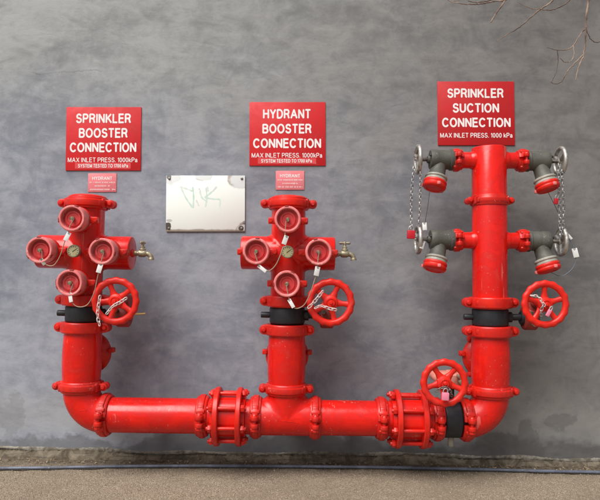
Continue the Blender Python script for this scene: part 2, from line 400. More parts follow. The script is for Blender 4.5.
def inst(me, name, parent=None, m=None):
    o = bpy.data.objects.new(name, me); COL.objects.link(o)
    if parent is not None: o.parent = parent
    if m is not None: o.matrix_local = m
    return o

def thing(name, label, cat, loc=(0, 0, 0), group=None, rot=None):
    o = bpy.data.objects.new(name, None); COL.objects.link(o); o.empty_display_size = 0.05
    o.location = loc
    if rot is not None: o.rotation_euler = rot
    return tag(o, label, cat, group)

def tag(o, label, cat, group=None):
    o['label'] = label; o['category'] = cat
    if group: o['group'] = group
    return o

def T(x, y, z): return Matrix.Translation((x, y, z))

U = 0.005                                   # metres per photo pixel in the plane of the pipe axes
RP = 0.085                                  # pipe radius

# ------------------------------------------------------------------ shared small pieces
def bolt_mesh():
    b = MB()
    b.lathe([(0, -0.046), (0.006, -0.046), (0.0085, -0.043), (0.0085, 0.036)], axis=(0, 1, 0), seg=12)
    b.lathe([(0.0085, -0.041), (0.0150, -0.041), (0.0150, -0.028), (0.0085, -0.028)], axis=(0, 1, 0), seg=6)
    b.lathe([(0.0, 0.040), (0.008, 0.039), (0.0135, 0.033), (0.0145, 0.026), (0.0085, 0.026)], axis=(0, 1, 0), seg=14)
    return b.mesh('coupling_bolt', 'red_cast')
BOLT = bolt_mesh()

_coup = {}
def coupling_mesh(R, w, h, ear, flat):
    key = (R, w, h, ear, flat)
    if key in _coup: return _coup[key]
    b = MB(); H = w / 2
    if flat:
        lp = [(R - .001, -H), (R + h * .80, -H), (R + h * .95, -H + .003), (R + h, -H + .008), (R + h, H - .008), (R + h * .95, H - .003), (R + h * .80, H), (R - .001, H)]
    else:
        lp = [(R - .001, -H), (R + h * .45, -H), (R + h * .60, -H + .003), (R + h * .66, -H + .011), (R + h * .95, -H + .015),
              (R + h, -H + .020), (R + h, H - .020), (R + h * .95, H - .015), (R + h * .66, H - .011), (R + h * .60, H - .003), (R + h * .45, H), (R - .001, H)]
    g = 0.008 / R
    for a0 in (0, PI): b.arcsweep(lp, (0, 0, 0), (0, 0, 1), a0 + g, a0 + PI - g, 30, (1, 0, 0))
    e = ear; xc = R + h + e * (.30 if flat else .55)
    for sx in (-1, 1):
        for sy in (-1, 1):
            y0 = sy * .008; y1 = sy * .029; th = abs(y1 - y0)
            b.cyl(e, (sx * xc, y0, 0), (sx * xc, y1, 0), 20, .004)
            x0 = R + h * .2; b.box((sx * (x0 + xc) / 2, (y0 + y1) / 2, 0), (xc - x0 + (e * .5 if flat else 0), th * .97, min(w * .94, e * (2.1 if flat else 1.8))), .004)
            # shoulder that runs from the pad round onto the shell
            a0 = math.atan2(abs(y1) * .8, R); rr = R + h * .5
            for q, k in ((1.7, .80), (2.5, .52)):
                aa = a0 * q; b.box((sx * math.cos(aa) * (rr + .003), sy * math.sin(aa) * (rr + .003), 0), (h * .9, .020, w * k), .006, Matrix.Rotation(sx * sy * (aa), 3, 'Z'))
    me = b.mesh('coupling', 'red_cast'); _coup[key] = me
    return me

def coupling(parent, m, R=RP, w=0.055, h=0.021, ear=0.019, name='coupling', flat=False):
    c = inst(coupling_mesh(R, w, h, ear, flat), name, parent, m)
    for sx in (-1, 1):
        inst(BOLT, 'bolt', c, T(sx * (R + h + ear * (.30 if flat else .55)), 0, 0) @ Matrix.Rotation(PI, 4, 'Z') @ Matrix.Scale(.72 if R < .06 else 1, 4))
    return c
MH = mat4((0, 0, 0), (0, -1, 0), (0, 0, -1), (1, 0, 0))      # coupling on a pipe along x: lugs to the front and back

def nozzle_meshes():
    """fire brigade inlet pointing to local -y, origin on the pipe axis"""
    d = {}
    ax = (0, -1, 0)
    d['neck'] = MB().lathe([(0.046, 0.05), (0.046, 0.098), (0.050, 0.101), (0.060, 0.103), (0.0625, 0.106), (0.0625, 0.124), (0.060, 0.127), (0.051, 0.129), (0.051, 0.150)], axis=ax, seg=36).mesh('inlet', 'red_cast')
    b = MB(); b.box((.076, -.115, 0), (.040, .026, .032), .005); b.cyl(.0095, (.084, -.100, 0), (.084, -.134, 0), 6)
    d['lug'] = b.mesh('lug', 'red_cast')
    d['seal'] = MB().lathe([(0.050, 0.132), (0.0585, 0.133), (0.0595, 0.136), (0.0595, 0.150), (0.0575, 0.153), (0.050, 0.153)], axis=ax, seg=36).mesh('collar', 'ring')
    def sc(a, r): return 1.0
    d['cap'] = MB().lathe([(0.054, 0.1535), (0.0615, 0.154), (0.0625, 0.157), (0.0625, 0.198), (0.0610, 0.2045), (0.0585, 0.2068), (0.0530, 0.2068), (0.0505, 0.2045), (0.0495, 0.196),
                            (0.0488, 0.180), (0.0470, 0.1785), (0.0, 0.1785)], axis=ax, seg=48).mesh('cap', 'red_rim')
    d['disc'] = MB().lathe([(0.0470, 0.1787), (0.0470, 0.1800), (0.038, 0.1802), (0.036, 0.1865), (0.029, 0.1870), (0.026, 0.1835), (0.014, 0.1832), (0.0, 0.1832)], axis=ax, seg=40).mesh('disc', 'red_faded')
    b = MB().lathe([(0.009, 0.1825), (0.009, 0.196), (0.0075, 0.198), (0.0, 0.1985)], axis=ax, seg=14)
    b.loop([Vector((math.cos(t) * .007, -.203 - math.sin(t) * .007 * .6, -.002 + math.sin(t) * .008)) for t in [2 * PI * i / 12 for i in range(12)]], .0016, 5)
    d['knob'] = b.mesh('knob', 'brass')
    for k in range(3):
        a = PI / 2 + .15 + k * 2 * PI / 3
        c = Vector((math.cos(a) * .0605, -.1995, math.sin(a) * .0605)); rt = Matrix.Rotation(-(a - PI / 2), 3, 'Y')
        d['slot%d' % k] = MB().box(c, (.019, .017, .006), .0015, rt).mesh('slot', 'red_gear')
    return d
NOZ = nozzle_meshes()
def nozzle(parent, x, z, y0=0.0, spin=0.0):
    m = T(x, y0, z) @ Matrix.Rotation(spin, 4, 'Y')
    a = inst(NOZ['neck'], 'inlet', parent, m)
    inst(NOZ['lug'], 'lug', a, Matrix.Rotation(-spin * 1.0, 4, 'Y')); inst(NOZ['lug'], 'lug', a, Matrix.Rotation(PI - spin, 4, 'Y'))
    for k, nm in (('seal', 'collar'), ('cap', 'cap'), ('disc', 'cap_disc'), ('knob', 'knob'), ('slot0', 'grip_slot'), ('slot1', 'grip_slot'), ('slot2', 'grip_slot')):
        inst(NOZ[k], nm, a)
    return a

def wheel_meshes(Rm=0.0965, rw=.0160, rd=.0125, lobes=16, hub=.035, spokes=5):
    d = {}
    N = lobes * 6; b = MB(); vs = []; fs = []; q = 12
    for i in range(N):
        a = 2 * PI * i / N; bump = .0020 * math.cos(a * lobes)
        for k in range(q):
            t = 2 * PI * k / q
            rr = Rm + math.cos(t) * rw + (bump if math.cos(t) > -.2 else 0)
            vs.append((rr * math.cos(a), math.sin(t) * rd, rr * math.sin(a)))
    for i in range(N):
        for k in range(q):
            fs.append((i * q + k, i * q + (k + 1) % q, ((i + 1) % N) * q + (k + 1) % q, ((i + 1) % N) * q + k))
    d['rim'] = b.add(vs, fs).mesh('handwheel', 'red_wheel', 60)
    d['hub'] = MB().lathe([(0, .030), (hub * .7, .030), (hub * .95, .024), (hub, .015), (hub, .002), (hub * .93, -.004), (hub * .66, -.008), (hub * .60, -.014), (hub * .52, -.017), (hub * .46, -.014), (0, -.0135)],
                          axis=(0, 1, 0), seg=32).mesh('hub', 'red_wheel')
    b = MB()
    prev = [(hub * .60, .012, .022, .013), (hub * 1.1, .010, .0165, .010), (hub * 1.6, .008, .0118, .008), (Rm - rw * .8, .003, .0140, .008)]
    vs = []; fs = []; q = 10
    for r, y, hw, hd in prev:
        for k in range(q):
            t = 2 * PI * k / q; vs.append((r, y + math.sin(t) * hd, math.cos(t) * hw))
    for i in range(len(prev) - 1):
        for k in range(q): fs.append((i * q + k, i * q + (k + 1) % q, (i + 1) * q + (k + 1) % q, (i + 1) * q + k))
    d['spoke'] = b.add(vs, fs).mesh('spoke', 'red_wheel', 60)
    d['nut'] = MB().lathe([(0, -.026), (.007, -.026), (.009, -.024), (.009, -.0138)], axis=(0, 1, 0), seg=6).mesh('nut', 'red_wheel')
    return d
WH = wheel_meshes()
def handwheel(parent, x, y, z, spoke0):
    w = inst(WH['rim'], 'handwheel', parent, T(x, y, z))
    inst(WH['hub'], 'hub', w); inst(WH['nut'], 'nut', w)
    for k in range(5): inst(WH['spoke'], 'spoke', w, Matrix.Rotation(-R_(spoke0 + 72 * k), 4, 'Y'))
    return w

VX, VZ, VD = 0.207, 0.073, -0.167            # handwheel: along the valve shaft, sideways, towards the viewer
def butterfly(loc, rot, label, spoke0, height, gear='red_gear', stub='black'):
    """wafer butterfly valve: pipe axis local z, shaft local x, worm gearbox with handwheel to the front"""
    v = thing('butterfly_valve', label, 'valve', loc, 'butterfly valves of the pipework', rot)
    H = height / 2
    b = MB().lathe([(RP * .8, -H), (RP - .004, -H), (RP + .001, -H + .004), (RP + .003, -H + .010), (RP + .003, H - .010), (RP + .001, H - .004), (RP - .004, H), (RP * .8, H)], seg=56)
    b.cyl(.026, (RP - .02, 0, 0), (RP + .022, 0, 0), 24, .003)
    b.build('valve_body', 'black', v)
    MB().cyl(.0150, (-RP + .01, 0, 0), (-RP - .046, 0, 0), 20, .003).build('stub', stub, v)
    MB().cyl(.0165, (RP + .02, 0, 0), (VX - .035, 0, 0), 20, .002).build('shaft', 'black', v)
    b = MB()
    b.lathe([(0, -.040), (.046, -.040), (.056, -.036), (.060, -.028), (.060, .020), (.055, .026), (.030, .028), (.028, .036), (0, .036)], (VX - .004, .005, -.004), (1, 0, 0), 36)
    b.box((VX, .01, VZ * .55), (.052, .10, .075), .012)
    g = b.build('gearbox', gear, v)
    b = MB().lathe([(0, .06), (.016, .06), (.022, .055), (.022, -.075), (.017, -.085), (.017, -.098), (.010, -.10)], (VX, 0, VZ), (0, 1, 0), 24)
    b.build('worm_housing', gear, g)
    MB().cyl(.0095, (VX, -.09, VZ), (VX, VD + .01, VZ), 14).build('spindle', 'steel', g)
    for a in range(4):
        t = PI / 4 + a * PI / 2
        MB().cyl(.007, (VX - .03, .01 + math.cos(t) * .041, math.sin(t) * .041), (VX + .022, .01 + math.cos(t) * .041, math.sin(t) * .041), 6).build('bolt', 'steel', g)
    MB().cyl(.011, (VX - .012, -.052, -.030), (VX - .012, -.078, -.030), 12, .002).build('grease_plug', 'brass', g)
    MB().lathe([(0, -.052), (.030, -.052), (.036, -.046), (.036, -.034), (0, -.034)], (VX - .004, .005, -.004), (1, 0, 0), 24).build('mounting_flange', 'black', g)
    MB().cyl(.012, (VX - .030, -.05, .022), (VX - .030, -.082, .022), 8, .002).build('stop_screw', 'steel', g)
    MB().cyl(.008, (VX + .016, -.05, -.02), (VX + .016, -.076, -.02), 6, .001).build('stop_screw', 'brass', g)
    handwheel(v, VX, VD, VZ, spoke0)
    return v

# ------------------------------------------------------------------ chains, cords, tags
def smooth(pts, k=8):
    pts = [Vector(p) for p in pts]
    if len(pts) < 3:
        return [pts[0].lerp(pts[-1], i / k) for i in range(k + 1)]
    P = [pts[0] * 2 - pts[1]] + pts + [pts[-1] * 2 - pts[-2]]; o = []
    for i in range(1, len(P) - 2):
        for j in range(k):
            t = j / k; a, b, c, d = P[i - 1:i + 3]
            o.append(0.5 * ((2 * b) + (c - a) * t + (2 * a - 5 * b + 4 * c - d) * t * t + (3 * b - a - 3 * c + d) * t ** 3))
    o.append(pts[-1]); return o

def resample(pts, step):
    out = [pts[0]]; acc = 0
    for a, b in zip(pts, pts[1:]):
        L = (b - a).length; s = step - acc
        while s <= L + 1e-9:
            out.append(a.lerp(b, s / L)); s += step
        acc = (acc + L) % step if L else acc
    return out

def chain(pts, label, mat='chrome', L=0.024, wd=0.0075, r=0.0023, group='chains on the valves'):
    p = resample(smooth(pts, 14), L * .72); b = MB(); rnd = random.Random(len(label))
    for i, (a, c) in enumerate(zip(p, p[1:])):
        t = (c - a).normalized(); mid = (a + c) / 2; x, y, z = frame_of(t, (0, 1, 0))
        ang = (PI / 2 if i % 2 else 0) + PI / 4 * .8 + rnd.uniform(-.25, .25)
        s = x * math.cos(ang) + y * math.sin(ang); lp = []
        for k in range(12):
            q = 2 * PI * k / 12; cx = math.cos(q) * wd; cz = math.sin(q) * wd + (1 if math.sin(q) > 0 else -1) * (L / 2 - wd)
            lp.append(mid + s * cx + t * cz)
        b.loop(lp, r, 6)
    o = b.build('chain', mat, None, 60)
    return tag(o, label, 'chain', group)

def cord(pts, label, mat='cord', r=0.0024, name='cord', group='retaining cords of the inlet caps'):
    o = MB().tube(smooth(pts, 8), r, 8).build(name, mat, None, 60)
    return tag(o, label, name, group)

def hang_tag(px, py, y, w, h, ang, label, mat='plastic_white', group='white tags on the valves'):
    o = MB().box((0, 0, 0), (w, .0025, h), .0008).build('tag', mat)
    o.location = W(px, py, y); o.rotation_euler = (R_(-6), R_(ang), R_(random.uniform(-15, 15)))
    MB().loop([Vector((math.cos(t) * .004, -.002, h * .42 + math.sin(t) * .004)) for t in [2 * PI * i / 10 for i in range(10)]], .0012, 5).build('eyelet', 'steel', o)
    return tag(o, label, 'tag', group)

def padlock(px, py, y, w, h, ang, label, mat):
    t = thing('padlock', label, 'padlock', W(px, py, y), 'padlocks')
    t.rotation_euler = (0, R_(ang), 0)
    MB().box((0, 0, 0), (w, w * .55, h), .003).build('body', mat, t)
    MB().tube(smooth([(-w * .3, 0, h * .4), (-w * .3, 0, h * .75), (-w * .15, 0, h * .98), (w * .15, 0, h * .98), (w * .3, 0, h * .75), (w * .3, 0, h * .4)], 5), .003, 8).build('shackle', 'chrome', t)
    return t

# ================================================================== setting
def ground():
    b = MB(); 
    xs = [-60, -12, -4] + [-2.4 + .06 * i for i in range(81)] + [4, 12, 60]
    ys = [-60, -12, -5, -2.5] + [-1.6 + .06 * i for i in range(31)] + [0.35, 4, 40]
    rnd = random.Random(3); vs = []; fs = []
    for y in ys:
        for x in xs:
            vs.append((x, y, rnd.uniform(-.004, .0035) if -2.5 < x < 2.5 and -1.6 < y < .2 else 0))
    m = len(xs)
    for j in range(len(ys) - 1):
        for i in range(m - 1): fs.append((j * m + i, j * m + i + 1, (j + 1) * m + i + 1, (j + 1) * m + i))
    g = b.add(vs, fs).build('ground', 'ground', None, 0); g['kind'] = 'structure'; g['label'] = 'gritty tan pavement in front of the wall'
    # loose grit
    b = MB()
    for i in range(9000):
        y = 0.19 - (rnd.random() ** 1.2) * 1.15; x = rnd.uniform(-2.3, 2.3); s = rnd.choice((.0011, .0014, .0017, .0022)) * rnd.uniform(.8, 1.4)
        if rnd.random() < .012: s *= 2.0
        base = [Vector((rnd.uniform(.7, 1.2) * math.cos(a), rnd.uniform(.7, 1.2) * math.sin(a), 0)) * s for a in (0.3, 1.6, 2.9, 4.1, 5.3)]
        top = Vector((rnd.uniform(-.3, .3) * s, rnd.uniform(-.3, .3) * s, s * rnd.uniform(.7, 1.2)))
        o = Vector((x, y, .001)); k = len(base)
        b.add([o + q - Vector((0, 0, .003)) for q in base] + [o + q * .75 + Vector((0, 0, s * .5)) for q in base] + [o + top],
              [(i2, (i2 + 1) % k, k + (i2 + 1) % k, k + i2) for i2 in range(k)] + [(k + i2, k + (i2 + 1) % k, 2 * k) for i2 in range(k)])
    o = b.build('grit', 'grit', None, 0); o['kind'] = 'stuff'; o['label'] = 'loose fine grit scattered over the pavement'; o['category'] = 'grit'
    # old leaf crumbs drifted along the foot of the wall
    b = MB()
    for i in range(700):
        x = rnd.uniform(-2.2, 2.2); y = .205 - abs(rnd.gauss(0, .03)); s = rnd.uniform(.004, .011)
        a = rnd.uniform(0, 2 * PI); tl = rnd.uniform(-.6, .6)
        ux = Vector((math.cos(a), math.sin(a), tl)) * s; uy = Vector((-math.sin(a), math.cos(a), rnd.uniform(-.4, .4))) * s * .45
        c = Vector((x, y, .006 + rnd.random() * .006))
        b.add([c - ux, c + uy, c + ux, c - uy, c + Vector((0, 0, .0015))], [(0, 1, 4), (1, 2, 4), (2, 3, 4), (3, 0, 4)])
    o = b.build('leaf_litter', 'litter', None, 0); o['kind'] = 'stuff'; o['label'] = 'brown leaf crumbs along the foot of the wall'; o['category'] = 'leaf litter'
ground()

WALL_H = 3.05
def wall():
    t = thing('rendered_wall', 'tall grey cement rendered wall with trowel swirls behind the red pipes', 'wall', (0, YW, 0))
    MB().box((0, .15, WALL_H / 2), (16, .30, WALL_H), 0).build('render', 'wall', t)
    MB().box((0, .15, WALL_H + .035), (16, .36, .07), .01).build('coping', 'footing', t)
    # rough footing: uneven top edge and face
    rnd = random.Random(11); vs = []; fs = []; N = 420; rows = 6
    zt = [0, .25, .55, .82, 1.0, 1.0]
    for i in range(N + 1):
        x = -2.6 + 5.2 * i / N
        top = .036 + .007 * math.sin(x * 3.1) + .005 * math.sin(x * 11 + 1) + rnd.uniform(-.004, .004) - .006 * (x / 2.0)
        pr = .020 + .006 * math.sin(x * 5.3 + 2)
        for j in range(rows):
            y = -pr * (1.5, 1.3, .75, .35, .25, -.3)[j] + rnd.uniform(-.003, .003)
            vs.append((x, y, top * zt[j] - (.01 if j == 0 else 0) + (rnd.uniform(-.002, .002) if 0 < j < 4 else 0)))
    for i in range(N):
        for j in range(rows - 1):
            fs.append((i * rows + j, (i + 1) * rows + j, (i + 1) * rows + j + 1, i * rows + j + 1))
    MB().add(vs, fs).build('footing', 'footing', t, 60)
    # crumbling pale edge where the render ends above the footing
    vs = []; fs = []; N = 700
    for i in range(N + 1):
        x = -2.6 + 5.2 * i / N
        c = .038 + .006 * math.sin(x * 3.1) + .004 * math.sin(x * 11 + 1) - .006 * (x / 2.0)
        o_ = .010 + .004 * math.sin(x * 7 + .5) + rnd.uniform(-.003, .003); hh = .009 + .003 * math.sin(x * 17) + rnd.uniform(-.002, .002)
        for dy, dz in ((.01, hh + .004), (-o_ * .4, hh), (-o_, hh * .45), (-o_ * .9, -hh * .4), (.01, -hh * .6)): vs.append((x, dy, c + dz))
    for i in range(N):
        for j in range(4): fs.append((i * 5 + j, (i + 1) * 5 + j, (i + 1) * 5 + j + 1, i * 5 + j + 1))
    MB().add(vs, fs).build('render_edge', 'edge', t, 60)
wall()

def fillet(b, o, main, br, R, dl=.032, seg=56):
    """smooth saddle between two pipes of like radius: main axis, branch direction"""
    o = Vector(o); br = Vector(br); mx = Vector(main); my = br.cross(mx); rows = 7; vs = []; fs = []
    for i in range(seg):
        a = 2 * PI * i / seg; ca, sa = math.cos(a), math.sin(a); k = abs(ca)
        h = R * k; d = dl * min(1, k * 1.6 + .02)
        P0 = (R * ca + d * ca / max(k, .05) * k, R * sa, h - .0005); P1 = (R * ca, R * sa, h); P2 = (R * ca, R * sa, h + d)
        for j in range(rows):
            t = j / (rows - 1); w0, w1, w2 = (1 - t) ** 2, 2 * t * (1 - t), t * t
            q = [w0 * P0[c] + w1 * P1[c] + w2 * P2[c] for c in range(3)]
            g = 1.0 + .002 * math.sin(PI * t)
            vs.append(o + mx * q[0] + my * q[1] * 1.0015 + br * q[2])
    for i in range(seg):
        for j in range(rows - 1):
            k2 = (i + 1) % seg; fs.append((i * rows + j, k2 * rows + j, k2 * rows + j + 1, i * rows + j + 1))
    b.add(vs, fs)

# ================================================================== header pipe
def axis_pts(name):
    return {'left': (W(81.0, 392), W(87.6, 205)), 'mid': (W(286.2, 392), W(288.8, 205)), 'right': (W(490.6, 392), W(489.0, 150))}[name]
HP0, HP1 = W(105, 414.6), W(465, 419.4)
hdir = (HP1 - HP0).normalized()
hang = math.atan2(hdir.z, hdir.x)
header = thing('header_pipe', 'long red horizontal pipe low along the wall with elbows at both ends', 'pipe', HP0, None, (0, -hang, 0))
def hx(px):                                   # photo column -> distance along the header
    p = W(px, 414.6 + (px - 105) * 4.8 / 360); return (p - HP0).dot(hdir)
LX = hx(81.0); RX = hx(490.6); MX = hx(286.2)
EB = 0.125                                    # elbow bend radius
def elbow(xv, sgn):
    pts = []
    c = Vector((xv + sgn * EB, 0, EB))
    for i in range(15):
        a = PI / 2 * i / 14
        pts.append(c + Vector((-sgn * math.cos(a) * EB, 0, -math.sin(a) * EB)))
    top = Vector((xv, 0, EB + .006)); end = Vector((xv + sgn * (EB + .006), 0, 0))
    b = MB().tube([top] + pts + [end], [RP + .001] + [RP + .003] * 15 + [RP + .001], 44)
    e = b.build('elbow', 'red', header)
    # raised casting mark
    mk = MB()
    for seq in ([(-.2, .35), (-.05, .05), (.12, -.15)], [(.12, -.15), (.16, -.02)], [(.12, -.15), (-.06, -.12)]):
        q = []
        for a_, t_ in seq:
            ang = PI / 4 + a_ * .9; y = math.sqrt(max(0, (RP + .003) ** 2 - (t_ * .12) ** 2))
            rr = EB + t_ * .12
            q.append(c + Vector((-sgn * math.cos(ang) * rr, -y, -math.sin(ang) * rr)))
        mk.tube(smooth(q, 4), .0011, 6)
    mk.build('casting_mark', 'red_cast', e)
elbow(LX, 1); elbow(RX, -1)
def run(px0, px1, name='pipe'):
    a, b_ = hx(px0) if not isinstance(px0, tuple) else px0[0], hx(px1) if not isinstance(px1, tuple) else px1[0]
    MB().lathe([(RP - .006, a), (RP, a + .002), (RP, b_ - .002), (RP - .006, b_)], axis=(1, 0, 0), seg=56).build(name, 'red', header)
run(105.5, 203); run(203.3, 216); run(240, 256); run(315, 381); run(381.3, 395); run(422, 441.5)
# tee
b = MB().lathe([(RP - .006, hx(256.5)), (RP + .002, hx(257)), (RP + .003, hx(262)), (RP + .003, hx(311)), (RP + .002, hx(314.5)), (RP - .006, hx(314.9))], axis=(1, 0, 0), seg=56)
b.lathe([(RP + .003, .0), (RP + .003, .105), (RP + .001, .135), (RP - .006, .136)], (MX, 0, 0), seg=56)
fillet(b, (MX, 0, 0), (1, 0, 0), (0, 0, 1), RP + .0035, .045)
tee = b.build('tee', 'red', header)
mk = MB()
def onp(x, z): return Vector((x, -math.sqrt((RP + .003) ** 2 - z * z), z))
mk.tube([onp(MX - .03 + .01 * i, .002 - .0008 * i) for i in range(10)], .0011, 6)
mk.tube([onp(MX + .06, -.006), onp(MX + .045, -.03), onp(MX + .035, -.045)], .0011, 6)
mk.build('casting_mark', 'red_cast', tee)
MB().cyl(.05, (MX, .04, 0), (MX, YW - .002, 0), 32).build('wall_branch', 'red', header)
for px in (150, 352):
    x = hx(px); b = MB()
    b.box((x, (.05 + YW - .01) / 2, -.055), (.05, YW - .06, .045), .004); b.box((x, YW - .012, -.055), (.10, .012, .09), .002)
    b.build('wall_bracket', 'red_cast', header)
for a, b_ in ((97.2, 114.2), (196.6, 209.5), (250, 262.3), (309.4, 320.5), (375.5, 386.6), (430.6, 442.0), (459.6, 471.0)):
    x = (hx(a) + hx(b_)) / 2
    coupling(header, T(x, 0, 0) @ MH)
# dismantling joints
def djoint(a0, a1, b0, b1):
    xa0, xa1, xb0, xb1 = hx(a0), hx(a1), hx(b0), hx(b1)
    RF = .142
    sl = MB().lathe([(RP + .001, xa0 - .02), (RP + .014, xa0 - .016), (RP + .016, xa0), (RP + .018, xa0 + .002), (RP + .018, xb1 - .002), (RP + .016, xb1), (RP + .014, xb1 + .016), (RP + .001, xb1 + .02)], axis=(1, 0, 0), seg=56)
    j = sl.build('dismantling_joint', 'red', header)
    for p0, p1 in ((xa0, xa1), (xb0, xb1)):
        MB().lathe([(RP + .01, p0), (RF - .004, p0), (RF, p0 + .004), (RF, p1 - .004), (RF - .004, p1), (RP + .01, p1)], axis=(1, 0, 0), seg=64).build('flange', 'red_cast', j)
    rod = MB()
    rod.cyl(.0095, (xa0 - .028, 0, 0), (xb1 + .028, 0, 0), 12, .002)
    for q0, q1 in ((xa0 - .019, xa0 - .001), (xb1 + .001, xb1 + .019)):
        rod.lathe([(0.009, q0), (.0165, q0), (.0185, q0 + .003), (.0185, q1 - .003), (.0165, q1), (.009, q1)], axis=(1, 0, 0), seg=6)
    rm = rod.mesh('rod', 'red_cast')
    for k in range(8):
        t = R_(15) + k * PI / 4
        inst(rm, 'rod', j, T(0, math.cos(t) * .122, math.sin(t) * .122) @ Matrix.Rotation(random.uniform(0, 1), 4, 'X'))
djoint(215.2, 220.4, 237.4, 242.4)
djoint(394.0, 399.2, 419.2, 424.4)

# ================================================================== risers
class Riser:
    def __init__(s, key):
        s.a, s.b = axis_pts(key); s.d = (s.b - s.a).normalized()
        s.tilt = math.atan2(s.d.x, s.d.z)
        s.pa, s.pb = {'left': ((81.0, 392), (87.6, 205)), 'mid': ((286.2, 392), (288.8, 205)), 'right': ((490.6, 392), (489.0, 150))}[key]
    def at(s, py):                            # point on the axis at a photo row
        k = (py - s.pa[1]) / (s.pb[1] - s.pa[1]); px = s.pa[0] + (s.pb[0] - s.pa[0]) * k
        p = W(px, py); return s.a + s.d * (p - s.a).dot(s.d)
    def h(s, py, ref): return (s.at(py) - s.at(ref)).dot(s.d)
    def rot(s): return (0, s.tilt, 0)

def check_valve(rs, y0, y1, cb, ct, label):
    """y0..y1 body rows (bottom, top); cb, ct rows (bottom, top) of its couplings"""
    t = thing('check_valve', label, 'valve', rs.at(y0), 'red check valves under the black valves', rs.rot())
    L = rs.h(y1, y0)
    pr = [(RP - .006, -.012), (RP, -.010)]
    for i in range(15):
        k = i / 14; pr.append((RP + .002 + .0075 * math.sin(PI * min(1, k * 1.02)) ** .8 if 0 < k < 1 else RP + .001, L * k))
    pr += [(RP, L + .010), (RP - .006, L + .012)]
    MB().lathe(pr, seg=56).build('body', 'red', t)
    c = MB().lathe([(.055, .055), (.080, .07), (.098, .092), (.108, .096), (.110, .100), (.110, .113), (.107, .117), (.095, .120), (.090, .138), (.070, .148), (0, .152)], (0, 0, L * .52), (0, 1, 0), 48).build('cover', 'red_cast', t)
    for k in range(6):
        a = R_(12) + k * PI / 3 if False else k * PI / 3 + R_(8) * (1 if k < 3 else -1)
        b = MB(); x, z = math.cos(a) * .114, L * .52 + math.sin(a) * .114
        b.box((x, .106, z), (.030, .034, .026), .005); b.cyl(.010, (x, .075, z), (x, .135, z), 6)
        b.build('lug', 'red_cast', c)
    # weld bead / drip down the paint
    for nm, (p, q) in (('lower', cb), ('upper', ct)):
        o = coupling(t, T(0, 0, (rs.h(p, y0) + rs.h(q, y0)) / 2)) if nm == 'lower' else coupling(t, T(0, 0, (rs.h(p, y0) + rs.h(q, y0)) / 2), RP, .053, .022, .023, flat=True)
    return t

RL, RM, RR = Riser('left'), Riser('mid'), Riser('right')
check_valve(RL, 386, 327, (391.5, 380), (332.5, 321.5), 'red check valve at the left, under the sprinkler booster manifold')
check_valve(RM, 388, 330, (394, 382.5), (335, 324), 'red check valve in the middle, above the pipe tee')
check_valve(RR, 390.5, 331, (396.5, 385), (336, 326), 'red check valve at the right, under the tall suction column')

butterfly(RL.at(313.4), RL.rot(), 'black butterfly valve with red handwheel below the sprinkler booster manifold', 39, .082)
butterfly(RM.at(315), RM.rot(), 'black butterfly valve with red handwheel below the hydrant booster manifold', -6, .084)
butterfly(RR.at(317), RR.rot(), 'black butterfly valve with red handwheel on the tall suction column', 18, .088)
hv = HP0 + hdir * hx(450.8)
butterfly(hv, (0, -hang - PI / 2, 0), 'black butterfly valve in the horizontal pipe, its red handwheel pinned with a pink padlock', 52 - 90, .086, 'pale_gear', 'ring')

# pale drain nipple under the horizontal valve is its stub; yellow indicator rod on the left valve
p = W(131, 314.4, -.06); q = W(145.5, 313.6, -.06)
yr = MB().cyl(.0042, p, q, 10, .001).build('indicator_rod', 'yellow_rod')
tag(yr, 'thin yellow rod sticking out right of the leftmost handwheel', 'rod')

def tap(parent, o, turn):
    """small brass bib tap pointing to local +x from o"""
    o = Vector(o); t = MB()
    t.lathe([(.0, 0), (.013, 0), (.014, .004), (.014, .018), (.011, .021), (.011, .026), (.0165, .029), (.0185, .036), (.0185, .058), (.015, .064), (.0125, .070)], o, (1, 0, 0), 20)
    t.tube(smooth([o + Vector((.064, 0, 0)), o + Vector((.078, 0, -.003)), o + Vector((.088, 0, -.014)), o + Vector((.091, 0, -.034))], 5), [.0125] * 11 + [.0115, .0115, .0125, .0145, .0145], 14) if False else None
    pts = smooth([o + Vector((.062, 0, 0)), o + Vector((.078, 0, -.003)), o + Vector((.089, 0, -.014)), o + Vector((.092, 0, -.032))], 5)
    n_ = len(pts); t.tube(pts, [.0125 if i < n_ - 3 else .0150 for i in range(n_)], 14)
    t.lathe([(.0165, .010), (.0165, .022), (.012, .026), (.012, .034), (.008, .037), (.006, .050)], o + Vector((.047, 0, 0)), (0, 0, 1), 18)
    tp = t.build('tap', 'brass', parent)
    h = MB(); c = o + Vector((.047, 0, .054)); dr = Vector((math.cos(turn), math.sin(turn), 0))
    h.tube([c - dr * .028, c - dr * .024, c, c + dr * .024, c + dr * .028], [.004, .007, .0055, .007, .004], 10)
    h.cyl(.0075, c + Vector((0, 0, -.012)), c + Vector((0, 0, .007)), 12, .002)
    h.build('tap_handle', 'brass', tp)
    MB().lathe([(.0, -.006), (.020, -.006), (.020, .008), (.017, .012), (0, .012)], o + Vector((-.004, 0, 0)), (1, 0, 0), 20).build('tap_boss', 'red_cast', tp)

